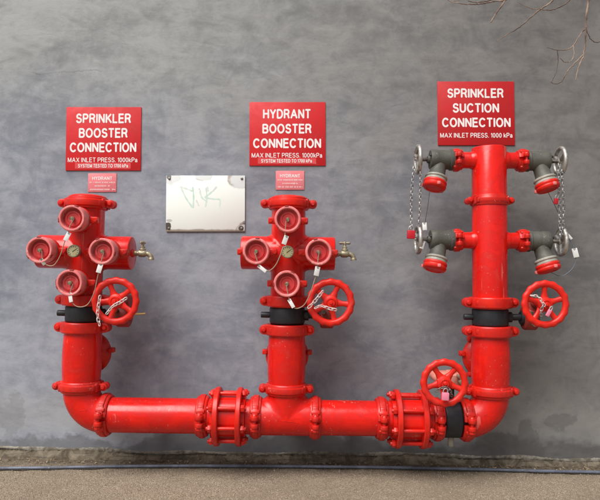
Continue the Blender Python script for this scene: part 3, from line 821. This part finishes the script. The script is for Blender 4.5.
def manifold(rs, base, top, arm, capr, cb, label, turn, noz):
    t = thing('booster_manifold', label, 'manifold', rs.at(base), 'red booster manifolds with four capped inlets', rs.rot())
    zt = rs.h(top, base); za = rs.h(arm, base); AL = .233; AR = .083
    b = MB().lathe([(RP - .006, -.014), (RP, -.012), (RP, zt + .002), (RP - .006, zt + .004)], seg=56)
    b.lathe([(0, -AL), (AR - .008, -AL), (AR - .002, -AL + .002), (AR, -AL + .007), (AR, AL - .007), (AR - .002, AL - .002), (AR - .008, AL), (0, AL)], (0, 0, za), (1, 0, 0), 56)
    for sx in (-1, 1): fillet(b, (0, 0, za), (0, 0, 1), (sx, 0, 0), RP - .0005, .022)
    body = b.build('body', 'red', t)
    coupling(t, T(0, 0, (rs.h(cb[0], base) + rs.h(cb[1], base)) / 2), RP, .053, .022, .023, flat=True)
    c = coupling(t, T(0, 0, (rs.h(capr[0], base) + rs.h(capr[1], base)) / 2), RP, .058, .024, .021, 'cap_coupling')
    MB().lathe([(RP + .008, 0), (RP + .006, .008), (RP - .004, .014), (RP - .03, .019), (0, .022)], (0, 0, rs.h(capr[1], base) - .004), seg=48).build('end_cap', 'red', t)
    for (x, z, sp) in ((-.146, za, noz[0]), (.146, za, noz[1]), (0, za + .152, noz[2]), (0, za - .150, noz[3])):
        nozzle(t, x, z, 0, sp)
    g = MB().lathe([(.009, .07), (.009, .125), (.018, .128), (.018, .138), (.029, .141), (.0305, .145), (.0305, .166), (.029, .170), (.026, .1705), (.0255, .167), (0, .167)], (0, 0, za), (0, -1, 0), 32).build('gauge', 'brass', t)
    MB().lathe([(.0252, .1672), (.0252, .1680), (0, .1684)], (0, 0, za), (0, -1, 0), 28).build('dial', 'dial', g)
    MB().box((.005, -.1692, za + .003), (.022, .001, .0022), 0, Matrix.Rotation(R_(-35), 3, 'Y')).build('needle', 'dark', g)
    mk = MB()
    for k in range(11):
        a = R_(225 - 27 * k); mk.box((math.cos(a) * .0205, -.1689, za + math.sin(a) * .0205), (.006, .0008, .0014), 0, Matrix.Rotation(-a, 3, 'Y'))
    mk.build('dial_marks', 'dark', g)
    tap(t, (AL + .003, 0, za), turn)
    return t
manifold(RL, 304, 208, 252.3, (210, 198), (305, 294.5), 'red four-inlet manifold below the SPRINKLER BOOSTER sign', R_(82), (.1, -.2, .5, .3))
manifold(RM, 306, 208, 253.2, (209.5, 199), (306, 296), 'red four-inlet manifold below the HYDRANT BOOSTER sign', R_(4), (.25, -.1, .05, .6))

# ------------------------------------------------------------------ suction column
col = thing('suction_column', 'tall red capped column below the SPRINKLER SUCTION sign', 'pipe', RR.at(307), None, RR.rot())
zt = RR.h(148, 307)
zc = RR.h(201, 307); z1 = RR.h(160.5, 307); z2 = RR.h(240.5, 307)
b = MB().lathe([(RP - .006, -.014), (RP, -.012), (RP, zt - .006), (RP - .002, zt - .002), (RP - .006, zt), (0, zt + .002)], seg=64)
AS = .041
for z in (z1, z2):
    for sx in (-1, 1):
        b.lathe([(AS + .006, .055), (AS + .006, RP - .002), (AS + .003, RP + .006), (AS + .001, RP + .010), (AS, RP + .014), (AS, .185), (AS - .004, .187)], (0, 0, z), (sx, 0, 0), 40)
b.build('column', 'red', col)
coupling(col, T(0, 0, (RR.h(307.5, 307) + RR.h(297.5, 307)) / 2), RP, .053, .022, .023, flat=True)
coupling(col, T(0, 0, zc), RP, .050, .008, .017)
for z in (z1, z2):
    for sx in (-1, 1):
        m = T(sx * .166, 0, z) @ mat4((0, 0, 0), (0, -1, 0), (0, 0, -1), (1, 0, 0))
        coupling(col, m, AS, .058, .015, .014)

def suction_valve(base_py, sx, label):
    o = RR.at(base_py) + Vector((sx * .188, 0, 0))
    t = thing('suction_valve', label, 'valve', o, 'grey angle valves on the suction column')
    X = Vector((sx, 0, 0))
    b = MB().lathe([(.030, -.008), (.052, -.007), (.054, 0), (.054, .010), (.049, .014), (.0485, .070), (.051, .076), (.051, .104), (.047, .110), (.020, .112), (.017, .124), (0, .124)], (0, 0, 0), X, 40)
    dr = Vector((sx * .25, -.22, -.95)).normalized(); c = X * .058 + dr * .010
    b.lathe([(.036, -.01), (.038, .045), (.040, .072), (.044, .078), (.046, .084), (0.03, .088)], c, dr, 36)
    b.build('body', 'grey_body', t)
    MB().cyl(.0065, c + X * .036 + Vector((0, -.036, .025)), c + X * .058 + Vector((0, -.036, .025)), 8, .001).build('bonnet_bolt', 'dark', t)
    MB().cyl(.0095, X * .118, X * .176, 14, .001).build('stem', 'steel', t)
    MB().lathe([(.040, .082), (.052, .084), (.0555, .088), (.0555, .094), (.051, .098), (.0525, .102), (.0525, .110), (.040, .112)], c, dr, 40).build('ring', 'ring', t)
    cap = MB().lathe([(.050, .110), (.0565, .112), (.0585, .116), (.0585, .123), (.0555, .127), (.0555, .131), (.0585, .135), (.0575, .143), (.052, .150), (.040, .153), (.037, .149), (.0, .147)], c, dr, 44).build('cap', 'red_faded' if False else 'red_wheel', t)
    x_, y_, z_ = frame_of(dr, (1, 0, 0))
    for k in range(3):
        a = R_(200 + 120 * k); p = c + dr * .138 + (x_ * math.cos(a) + y_ * math.sin(a)) * .058
        MB().box(p, (.016, .016, .016), .003).build('lug', 'red_rim', cap)
    # spoked handwheel seen nearly edge-on
    wb = MB(); Rw = .066; wx = .170
    pts = [X * wx + Vector((0, math.cos(a), math.sin(a))) * Rw for a in [2 * PI * i / 40 for i in range(40)]]
    wb.loop(pts, .0105, 10)
    w = wb.build('handwheel', 'silver', t, 60)
    MB().lathe([(0, wx - .014), (.016, wx - .013), (.018, wx - .004), (.015, wx + .008), (.006, wx + .010), (.006, wx + .018), (0, wx + .019)], (0, 0, 0), X, 20).build('hub', 'silver', w)
    for k in range(3):
        a = R_(30 + 120 * k); d = Vector((0, math.cos(a), math.sin(a)))
        MB().tube([X * wx + d * .012, X * (wx - .002) + d * .035, X * wx + d * .062], [.013, .010, .010], 10).build('spoke', 'silver', w)
    return t
suction_valve(160.5, -1, 'upper grey angle valve at the left of the suction column')
suction_valve(240.5, -1, 'lower grey angle valve at the left of the suction column')
suction_valve(160.5, 1, 'upper grey angle valve at the right of the suction column')
suction_valve(240.5, 1, 'lower grey angle valve at the right of the suction column')

# ================================================================== signs
def arc(cx, cy, rx, ry, a0, a1, k=14):
    return [(cx + rx * math.cos(R_(a0 + (a1 - a0) * i / k)), cy + ry * math.sin(R_(a0 + (a1 - a0) * i / k))) for i in range(k + 1)]
GL = {   # engraved single-line capitals: (width, strokes)
    'A': (.76, [[(0, 0), (.37, 1)], [(.76, 0), (.39, 1)], [(.14, .33), (.62, .33)]]),
    'B': (.60, [[(0, 0), (0, 1)], [(0, 1), (.34, 1)] + arc(.34, .765, .23, .235, 80, -80) + [(.34, .53), (0, .53)], [(.34, .53)] + arc(.35, .265, .25, .265, 80, -80) + [(.34, 0), (0, 0)]]),
    'C': (.70, [arc(.37, .5, .37, .5, 42, 318, 26)]),
    'D': (.66, [[(0, 0), (0, 1)], [(0, 1), (.28, 1)] + arc(.28, .5, .38, .5, 80, -80, 18) + [(.28, 0), (0, 0)]]),
    'E': (.54, [[(.54, 1), (0, 1), (0, 0), (.56, 0)], [(0, .52), (.50, .52)]]),
    'H': (.64, [[(0, 0), (0, 1)], [(.64, 0), (.64, 1)], [(0, .52), (.64, .52)]]),
    'I': (.0, [[(0, 0), (0, 1)]]),
    'K': (.62, [[(0, 0), (0, 1)], [(.60, 1), (0, .36)], [(.21, .58), (.64, 0)]]),
    'L': (.50, [[(0, 1), (0, 0), (.50, 0)]]),
    'M': (.76, [[(0, 0), (0, 1)], [(.02, 1), (.38, .04)], [(.74, 1), (.38, .04)], [(.76, 1), (.76, 0)]]),
    'N': (.64, [[(0, 0), (0, 1)], [(.02, .98), (.62, .02)], [(.64, 0), (.64, 1)]]),
    'O': (.76, [arc(.38, .5, .38, .5, 90, 452, 36)]),
    'P': (.58, [[(0, 0), (0, 1)], [(0, 1), (.33, 1)] + arc(.33, .735, .25, .265, 80, -80) + [(.33, .47), (0, .47)]]),
    'R': (.62, [[(0, 0), (0, 1)], [(0, 1), (.34, 1)] + arc(.34, .745, .25, .255, 80, -80) + [(.34, .49), (0, .49)], [(.34, .48), (.50, .38), (.55, .12), (.62, 0)]]),
    'S': (.58, [arc(.29, .745, .26, .255, 20, 190, 12) + arc(.27, .745, .24, .225, 200, 262, 5) + arc(.31, .255, .27, .255, 80, 0, 8) + arc(.29, .265, .29, .265, -10, -165, 12)]),
    'T': (.60, [[(0, 1), (.60, 1)], [(.30, 1), (.30, 0)]]),
    'U': (.62, [[(0, 1), (0, .32)] + arc(.31, .32, .31, .32, 190, 350, 14) + [(.62, .32), (.62, 1)]]),
    'X': (.64, [[(0, 0), (.64, 1)], [(0, 1), (.64, 0)]]),
    'Y': (.66, [[(0, 1), (.33, .45)], [(.66, 1), (.33, .45)], [(.33, .47), (.33, 0)]]),
    '0': (.48, [arc(.24, .5, .24, .5, 90, 452, 26)]),
    '1': (.20, [[(0, .78), (.18, 1)], [(.20, 1), (.20, 0)]]),
    '7': (.48, [[(0, 1), (.48, 1), (.17, 0)]]),
    '.': (.0, [[(0, -.01), (0, .06)]]),
    'k': (.42, [[(0, 0), (0, 1)], [(.40, .68), (0, .26)], [(.14, .42), (.44, 0)]]),
    'a': (.42, [[(.02, .52)] + arc(.21, .50, .19, .19, 140, 10, 8) + [(.40, .45), (.40, .1), (.45, 0)], [(.40, .38), (.2, .37)] + arc(.18, .18, .18, .18, 100, 260, 8) + [(.25, .01), (.38, .12)]]),
}
def text_mesh(s, mat, th=.13, gap=.21):
    """one line of lettering, 1 wide and 1 tall, in the local x-z plane"""
    x = 0.0; b = MB(); q = 0
    for ch in s:
        if ch == ' ': x += .36; continue
        w, st = GL[ch]
        for pl in st:
            pts = [Vector((x + p[0], 0, p[1])) for p in pl]
            pts = [p for i, p in enumerate(pts) if i == 0 or (p - pts[i - 1]).length > .012]
            d0 = (pts[0] - pts[1]).normalized(); d1 = (pts[-1] - pts[-2]).normalized()
            n_ = len(pts); L = []; Rr = []; y = -.00004 * (q % 5); q += 1
            for i, p in enumerate(pts):
                da = (p - pts[i - 1]).normalized() if i else (pts[1] - p).normalized()
                db = (pts[i + 1] - p).normalized() if i < n_ - 1 else da
                na = Vector((-da.z, 0, da.x)); nb = Vector((-db.z, 0, db.x)); m = na + nb
                m = m.normalized() if m.length > .05 else na
                k = min(1.75, 1 / max(.2, m.dot(na))) * th / 2
                L.append(p + m * k); Rr.append(p - m * k)
            vs = [v + Vector((0, y, 0)) for v in L + Rr]; fs = [(i, i + 1, n_ + i + 1, n_ + i) for i in range(n_ - 1)]
            # slightly rounded ends
            e0 = [pts[0] + d0 * th * .28 + (L[0] - pts[0]) * .6, pts[0] + d0 * th * .28 + (Rr[0] - pts[0]) * .6]
            e1 = [pts[-1] + d1 * th * .28 + (L[-1] - pts[-1]) * .6, pts[-1] + d1 * th * .28 + (Rr[-1] - pts[-1]) * .6]
            vs += [v + Vector((0, y, 0)) for v in e0 + e1]; k = 2 * n_
            if (pts[0] - pts[-1]).length > .05: fs += [(k, 0, n_, k + 1), (n_ - 1, k + 2, k + 3, 2 * n_ - 1)]
            b.add(vs, fs)
        x += w + gap + th * .5
    W_ = x - gap - th * .5
    sx = 1 / (W_ + th); sz = 1 / (1 + th)
    b.v = [((p[0] - W_ / 2) * sx, p[1], (p[2] + th / 2) * sz) for p in b.v]
    return b.mesh('lettering', mat, 0)

def sign(x0, x1, y0, y1, label, mat, lines, name='sign', th=.006, holes=True, strip=None):
    c = W((x0 + x1) / 2, (y0 + y1) / 2, YW - th)
    tl, tr, bl = W(x0, y0, YW - th), W(x1, y0, YW - th), W(x0, y1, YW - th)
    w = (tr - tl).length; h = (tl - bl).length; ang = math.atan2((tr - tl).z, (tr - tl).x)
    t = thing(name, label, 'sign', c, None, (0, -ang, 0))
    MB().box((0, th / 2 + .0005, 0), (w, th, h), .0012).build('panel', mat, t)
    kx = w / (x1 - x0); kz = h / (y1 - y0); xm, ym = (x0 + x1) / 2, (y0 + y1) / 2
    if strip:
        sx0, sx1, sy0, sy1 = strip
        MB().box(((sx0 + sx1) / 2 * kx - xm * kx, .0001, (ym - (sy0 + sy1) / 2) * kz), ((sx1 - sx0) * kx, .001, (sy1 - sy0) * kz), 0).build('sticker', 'sticker', t)
    for s, lx0, lx1, yc, chh, bold, lm in lines:
        me = text_mesh(s, lm, bold)
        o = inst(me, 'lettering', t, T(((lx0 + lx1) / 2 - xm) * kx, -.0011 if strip and yc > strip[2] else .0000, (ym - (yc + chh / 2)) * kz) @ Matrix.Diagonal(((lx1 - lx0) * kx, 1, chh * kz, 1)))
    return t, kx, kz, xm, ym

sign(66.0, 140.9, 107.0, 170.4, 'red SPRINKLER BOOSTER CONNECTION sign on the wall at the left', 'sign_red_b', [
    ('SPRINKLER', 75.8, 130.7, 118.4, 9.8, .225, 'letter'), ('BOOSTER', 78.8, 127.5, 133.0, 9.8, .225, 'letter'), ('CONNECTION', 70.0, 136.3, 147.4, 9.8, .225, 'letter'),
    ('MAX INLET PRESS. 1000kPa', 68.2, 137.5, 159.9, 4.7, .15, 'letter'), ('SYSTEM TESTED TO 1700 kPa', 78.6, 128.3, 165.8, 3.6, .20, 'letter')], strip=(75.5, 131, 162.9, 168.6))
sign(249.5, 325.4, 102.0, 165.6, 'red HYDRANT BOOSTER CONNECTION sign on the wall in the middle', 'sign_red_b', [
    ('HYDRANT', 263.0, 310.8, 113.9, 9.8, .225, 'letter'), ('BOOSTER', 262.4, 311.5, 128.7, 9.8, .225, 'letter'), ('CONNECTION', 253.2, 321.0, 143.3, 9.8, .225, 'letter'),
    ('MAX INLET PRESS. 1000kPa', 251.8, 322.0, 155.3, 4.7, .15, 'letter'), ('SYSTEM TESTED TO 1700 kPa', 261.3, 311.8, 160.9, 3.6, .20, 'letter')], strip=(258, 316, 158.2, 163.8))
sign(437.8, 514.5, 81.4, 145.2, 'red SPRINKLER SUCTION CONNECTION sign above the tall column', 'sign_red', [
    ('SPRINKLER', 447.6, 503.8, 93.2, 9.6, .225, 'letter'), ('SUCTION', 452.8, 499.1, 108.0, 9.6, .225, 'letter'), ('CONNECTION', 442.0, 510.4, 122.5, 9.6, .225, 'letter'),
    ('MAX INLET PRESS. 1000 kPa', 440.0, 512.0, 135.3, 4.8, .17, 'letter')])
def small_sign(x0, x1, y0, y1, label):
    t, kx, kz, xm, ym = sign(x0, x1, y0, y1, label, 'sign_pink', [('HYDRANT', x0 + 4.2, x1 - 4.2, y0 + 5.0, 3.5, .2, 'letter')], 'small_sign', .004)
    rnd = random.Random(int(x0)); b = MB()
    for row, (a, c) in enumerate(((1.5, 26.8), (6.5, 21.5), (2.0, 26.5))):       # three lines too small and faded to read
        x = x0 + a; y = y0 + 9.2 + row * 3.5
        while x < x0 + c:
            wl = rnd.uniform(.45, 1.1)
            if rnd.random() > .16:
                b.box((((x + wl / 2) - xm) * kx, .0001, (ym - y) * kz), (wl * kx * .75, .0004, rnd.uniform(.9, 1.7) * kz), 0)
            x += wl
    b.build('faded_lettering', 'letter_pale', t)
small_sign(88.0, 116.4, 173.3, 192.0, 'small faded pink sign under the SPRINKLER BOOSTER sign')
small_sign(275.8, 304.3, 170.8, 189.8, 'small faded pink sign under the HYDRANT BOOSTER sign')

# blank white plate
c = W(205.5, 203.5, YW - .008); a, b_ = W(166.2, 175.5, YW - .008), W(244.9, 175.5, YW - .008)
w = (b_ - a).length; h = (W(166, 175.5, YW - .008) - W(166, 231.5, YW - .008)).length
pl = thing('white_plate', 'blank white metal plate with rust stains and faint green scribble on the wall', 'plate', c, None, (0, -math.atan2((b_ - a).z, (b_ - a).x), 0))
MB().box((0, .002, 0), (w, .004, h), .001).build('sheet', 'plate', pl)
for sx in (-1, 1):
    for sz in (-1, 1):
        MB().lathe([(.0075, 0), (.007, .003), (.004, .0045), (0, .005)], (sx * (w / 2 - .017), .0002, sz * (h / 2 - .017)), (0, -1, 0), 12).build('screw', 'steel', pl)
def stroke(b, seq, wd):
    kk = w / 555.0
    pts = [((x - 287) * kk, (237 - y) * kk) for x, y in seq]
    pts = [Vector((p.x, 0, p.y)) for p in smooth([Vector((p[0], p[1], 0)) for p in pts], 6)]
    L = []; Rr = []
    for i, p in enumerate(pts):
        d = pts[min(i + 1, len(pts) - 1)] - pts[max(i - 1, 0)]
        nrm = Vector((-d.z, 0, d.x)).normalized() * wd * (1.0 + .35 * math.sin(i * 1.3)) / 2
        L.append(p + nrm + Vector((0, -.0001, 0))); Rr.append(p - nrm + Vector((0, -.0001, 0)))
    m_ = len(pts); b.add(L + Rr, [(i, i + 1, m_ + i + 1, m_ + i) for i in range(m_ - 1)])
for s_ in ([(106, 118), (150, 132), (195, 150)], [(196, 120), (203, 190), (200, 268)], [(115, 128), (150, 200), (196, 266)], [(290, 125), (296, 190), (287, 262)], [(366, 118), (322, 162), (280, 196)], [(285, 196), (340, 205), (388, 212), (384, 262), (386, 302)], [(246, 150), (262, 196), (300, 226)]):
    b = MB(); stroke(b, s_, .0075); b.build('scribble', 'graffiti', pl, 0, T(0, -.00002 * len(pl.children), 0))
for s_ in ([(240, 130), (252, 154)], [(222, 212), (240, 254)], [(300, 118), (306, 150)], [(362, 118), (340, 150)]):
    b = MB(); stroke(b, s_, .006); b.build('scribble', 'graffiti_dark', pl, 0, T(0, -.00002 * len(pl.children), 0))

# ================================================================== chains, cords, tags, padlocks
yw = -.195
chain([W(100, 296, yw), W(97.8, 311, yw), W(98, 318, yw), W(100.4, 328, yw)], 'pale chain hanging down at the left edge of the leftmost handwheel', 'chain_white')
chain([W(126.4, 298, yw), W(119, 303, yw - .006), W(113, 306, yw), W(106, 314.6, yw)], 'pale chain slanting across the spokes of the leftmost handwheel', 'chain_white')
chain([W(323, 291, yw), W(314.5, 301.6, yw), W(306, 310, yw)], 'pale chain slanting over the left rim of the middle handwheel', 'chain_white')
chain([W(315, 308, yw), W(321, 305.8, yw), W(329, 308.4, yw), W(336.5, 310, yw)], 'pale chain lying across the hub of the middle handwheel', 'chain_white')
chain([W(531, 295.5, yw), W(538, 296.5, yw), W(542, 302, yw), W(546, 308, yw)], 'pale chain crossing the spokes of the rightmost handwheel', 'chain_white', L=.02, wd=.006, r=.002)
chain([W(543.5, 305, yw), W(541, 311, yw), W(541.5, 318, yw + .02)], 'short chain end hanging inside the rightmost handwheel', 'chrome', L=.02, wd=.006, r=.002)
chain([W(436, 391.5, yw), W(441, 388, yw), W(446, 387.5, yw), W(450.5, 391, yw), W(452, 397, yw + .02)], 'dark steel chain on the lowest handwheel', 'steel', L=.02, wd=.006, r=.0022)
padlock(445.3, 396.4, yw - .004, .033, .036, 3, 'faded pink padlock on the lowest handwheel', 'padlock_pink')
padlock(548.6, 313, yw, .017, .034, 28, 'small pink padlock inside the rightmost handwheel', 'padlock_pink')

yn = -.20
G = 'cords and tags of the inlet caps'
cord([W(74, 219, yn), W(70, 226, yn), W(68.5, 232, yn)], 'short cord from the top cap of the sprinkler booster manifold')
cord([W(42, 251, yn), W(42.5, 260, yn), W(47, 265, yn), W(54, 265, yn), W(60, 256, yn), W(64, 244, yn), W(66, 238, yn)], 'long beige cord looping from the leftmost cap up to a tag')
cord([W(104, 252, yn), W(102, 259, yn), W(101, 263, yn)], 'short cord from the right cap of the sprinkler booster manifold')
cord([W(73, 284, yn), W(70.5, 292, yn), W(71, 300, yn), W(77, 306.5, yn), W(87, 305, yn), W(94, 293, yn), W(97, 280, yn), W(99, 271, yn)], 'long beige cord looping under the lowest cap of the sprinkler booster manifold')
cord([W(286, 221, yn), W(285.5, 228, yn), W(285, 235, yn)], 'short cord from the top cap of the hydrant booster manifold')
cord([W(254.5, 252, yn), W(257, 260, yn), W(260, 267, yn), W(268, 271, yn), W(275, 266, yn), W(280, 256, yn), W(283.5, 246, yn)], 'beige cord looping from the left cap of the hydrant booster manifold to a tag')
cord([W(319, 253, yn), W(318, 260, yn), W(317.5, 266, yn)], 'short cord from the right cap of the hydrant booster manifold')
cord([W(286.5, 286, yn), W(288, 294, yn), W(291, 304, yn), W(296, 308.5, yn), W(304, 305, yn), W(310, 294, yn), W(314, 282, yn), W(316, 276, yn)], 'beige cord looping under the lowest cap of the hydrant booster manifold')
hang_tag(67.2, 236.6, yn - .004, .021, .042, 24, 'white tag under the top cap of the sprinkler booster manifold')
hang_tag(42.8, 261.8, yn - .004, .016, .034, -32, 'dull tag hanging from the leftmost cap', 'ring')
hang_tag(99.6, 268.2, yn - .004, .023, .044, 14, 'white tag under the right cap of the sprinkler booster manifold')
hang_tag(70.4, 297.5, yn - .004, .018, .044, -14, 'white tag under the lowest cap of the sprinkler booster manifold')
hang_tag(285.2, 240.0, yn - .004, .022, .044, 20, 'white tag between the top cap and the gauge of the hydrant booster manifold')
hang_tag(262.0, 268.5, yn - .004, .016, .050, -55, 'white tag hanging askew from the left cap of the hydrant booster manifold')
hang_tag(317.0, 271.2, yn - .004, .024, .044, 12, 'white tag under the right cap of the hydrant booster manifold')
hang_tag(291.3, 303.5, yn - .004, .017, .044, -32, 'white tag under the lowest cap of the hydrant booster manifold')

yc = -.045
chain([W(411.5, 228, yc), W(411.2, 205, yc), W(412.5, 180, yc), W(414.5, 163, yc)], 'long silver chain strand hanging outermost at the left of the suction column', 'chrome', L=.021, wd=.0060, r=.0020)
chain([W(420.5, 172, yc), W(420.2, 195, yc), W(419.5, 215, yc), W(418.5, 227, yc)], 'long silver chain strand beside the upper left red valve cap', 'chrome', L=.021, wd=.0060, r=.0020)
chain([W(558.5, 164, yc), W(559.2, 185, yc), W(559.5, 208, yc), W(560.5, 238, yc)], 'silver chain strand at the right, nearer the suction column', 'chrome', L=.022, wd=.0065, r=.0021)
chain([W(562.0, 170, yc), W(563, 190, yc), W(563.5, 210, yc), W(563.0, 234, yc)], 'silver chain strand at the right, farther from the suction column', 'chrome', L=.022, wd=.0065, r=.0021)
padlock(411, 234.6, yc - .01, .038, .042, 2, 'red padlock on the lower left valve wheel of the suction column', 'padlock_red')
padlock(556, 201.3, yc - .01, .021, .030, 8, 'small red padlock on the chain at the right of the suction column', 'padlock_red')
WG_ = 'thin wires of the suction valves'
cord([W(429.5, 192, -.04), W(428, 205, -.03), W(425.5, 220, -.03), W(425, 231, -.02)], 'thin dark wire hanging from the upper left red cap', 'wire', .0013, 'wire', WG_)
cord([W(548, 192, -.04), W(552, 200, -.03), W(557, 210, -.03), W(560, 219, -.03)], 'thin dark wire running from the upper right red cap to the chain', 'wire', .0013, 'wire', WG_)
cord([W(567, 236, -.03), W(571, 242, -.03), W(574.5, 250, -.03), W(575.5, 261, -.03), W(571, 270, -.03), W(561, 276, -.03), W(550, 272, -.03)], 'thin blue-grey wire curling down from the lower right valve', 'wire_blue', .0016, 'wire', WG_)
hang_tag(575.4, 252.8, -.034, .026, .046, -12, 'white tag on the blue-grey wire at the far right')
hang_tag(569.5, 236.5, -.034, .012, .034, -38, 'small pale tag beside the lower right valve wheel')
hang_tag(424.6, 226.4, -.06, .021, .038, -4, 'white tag above the stem of the lower left valve')
hang_tag(422.4, 244.6, -.06, .020, .042, 18, 'white tag below the stem of the lower left valve')

# ================================================================== hose on the ground
pts = [WG(-60, 469.2, .011) + Vector((-.35 * i, -.012 * i, 0)) for i in range(7, -1, -1)]
for px, py in ((0, 468.3), (60, 467.5), (130, 466.2), (220, 465.9), (320, 466.6), (400, 467.6), (480, 469.4), (540, 471.0), (600, 472.2), (660, 473.0)):
    pts.append(WG(px, py, .011))
pts += [pts[-1] + Vector((.35 * i, -.012 * i, 0)) for i in range(1, 8)]
hose = MB().tube(smooth(pts, 8), .0078, 14).build('hose', 'hose', None, 60)
tag(hose, 'thin blue-grey hose lying along the foot of the wall', 'hose')

# ================================================================== bare tree behind the wall, twigs hanging over it
tree = thing('bare_tree', 'bare brown twigs of a tree hanging down at the top right', 'tree', (1.75, 1.25, 0))
def tp(px, py, y=-.05): return W(px, py, y) - tree.location
trunk = [Vector((0, 0, -.05)), Vector((.03, -.02, .9)), Vector((-.03, .03, 2.0)), Vector((-.12, -.05, 3.1)), Vector((-.05, .1, 4.4)), Vector((.1, .2, 5.6))]
trp = smooth(trunk, 8)
tk = MB().tube(trp, [.13 - .10 * i / len(trp) for i in range(len(trp))], 16).build('trunk', 'bark', tree)
def branch(pts, r0, r1, seg=8, parent=tk, name='branch'):
    p = smooth(pts, 8); rnd = random.Random(int(abs(pts[-1][0]) * 9999))
    p = [q + Vector((rnd.uniform(-1, 1), rnd.uniform(-1, 1), rnd.uniform(-1, 1))) * .0016 if 0 < i < len(p) - 1 else q for i, q in enumerate(p)]
    return MB().tube(p, [r0 + (r1 - r0) * i / (len(p) - 1) for i in range(len(p))], seg).build(name, 'bark', parent, 60)
# limbs that lean over the top of the wall
A = Vector((-.12, -.05, 3.1))
tipB = tp(588, -34); tipC = tp(560, -22); tipD = tp(520, -16)
branch([A, Vector((.0, -.45, 3.55)), Vector((-.10, -.95, 3.42)), tipB], .045, .012)
branch([A + Vector((0, 0, .3)), Vector((-.35, -.5, 3.9)), Vector((-.55, -1.0, 3.55)), tipC], .045, .010)
branch([A + Vector((0, 0, .5)), Vector((-.7, -.5, 4.0)), Vector((-.9, -1.0, 3.5)), tipD], .04, .010)
branch([A + Vector((0, 0, .9)), Vector((.6, .3, 4.9)), Vector((1.1, .5, 5.8))], .04, .008)
branch([A + Vector((0, 0, 1.2)), Vector((-.5, .5, 5.1)), Vector((-.9, .8, 6.1))], .035, .008)
def twig(px, r0, r1, y=-.05, y1=None):
    n_ = len(px); y1 = y if y1 is None else y1
    branch([tp(a, b_, y + (y1 - y) * i / max(1, n_ - 1)) for i, (a, b_) in enumerate(px)], r0 * .55, r1 * .55, 6, tk, 'twig')
# right-hand drooping spray
twig([(588, -34), (588.5, -10), (588, 5), (586, 18), (586, 28)], .011, .0085)
twig([(586, 28), (585, 45), (583, 57), (579, 66), (575.5, 80)], .0085, .004)
twig([(586, 28), (580, 35), (573, 46), (566, 50), (556, 50), (547, 47.5)], .0065, .0025, -.05, .02)
twig([(583, 55), (575, 63), (567, 72), (562, 81), (555, 84), (551, 82)], .006, .0025)
twig([(573, 46), (574, 54), (571, 61), (564, 62), (560, 58)], .0045, .002, -.05, -.09)
twig([(557, 50), (558, 62), (555.5, 74), (551, 83)], .004, .002, .0, .05)
twig([(586, 28), (590, 38), (596, 42.5), (606, 40)], .005, .003)
# middle spray
twig([(560, -22), (556, -6), (551, 2), (541, 9), (530, 18), (520, 27), (508, 34), (497, 41)], .010, .0025, -.05, .06)
twig([(541, 9), (533, 9), (525, 6), (517, 2)], .0045, .002)
twig([(541, 9.5), (552, 10), (562, 6), (570, 0), (577, -10)], .0045, .0055)
# left spray along the top edge
twig([(520, -16), (512, -6), (505, 1), (500, 8), (495, 15), (490.5, 22.5)], .009, .006)
twig([(505, 1), (494, 1.5), (484, 3.5), (474, 4.5), (463, 4), (452, 2), (444, -2)], .007, .003)
twig([(506, 0), (496, -1), (486, 1.5), (476, 2.5), (468, 1)], .006, .004, -.08)
twig([(520, -16), (500, -12), (480, -6), (462, -1), (452, 1.5)], .007, .003, -.02)
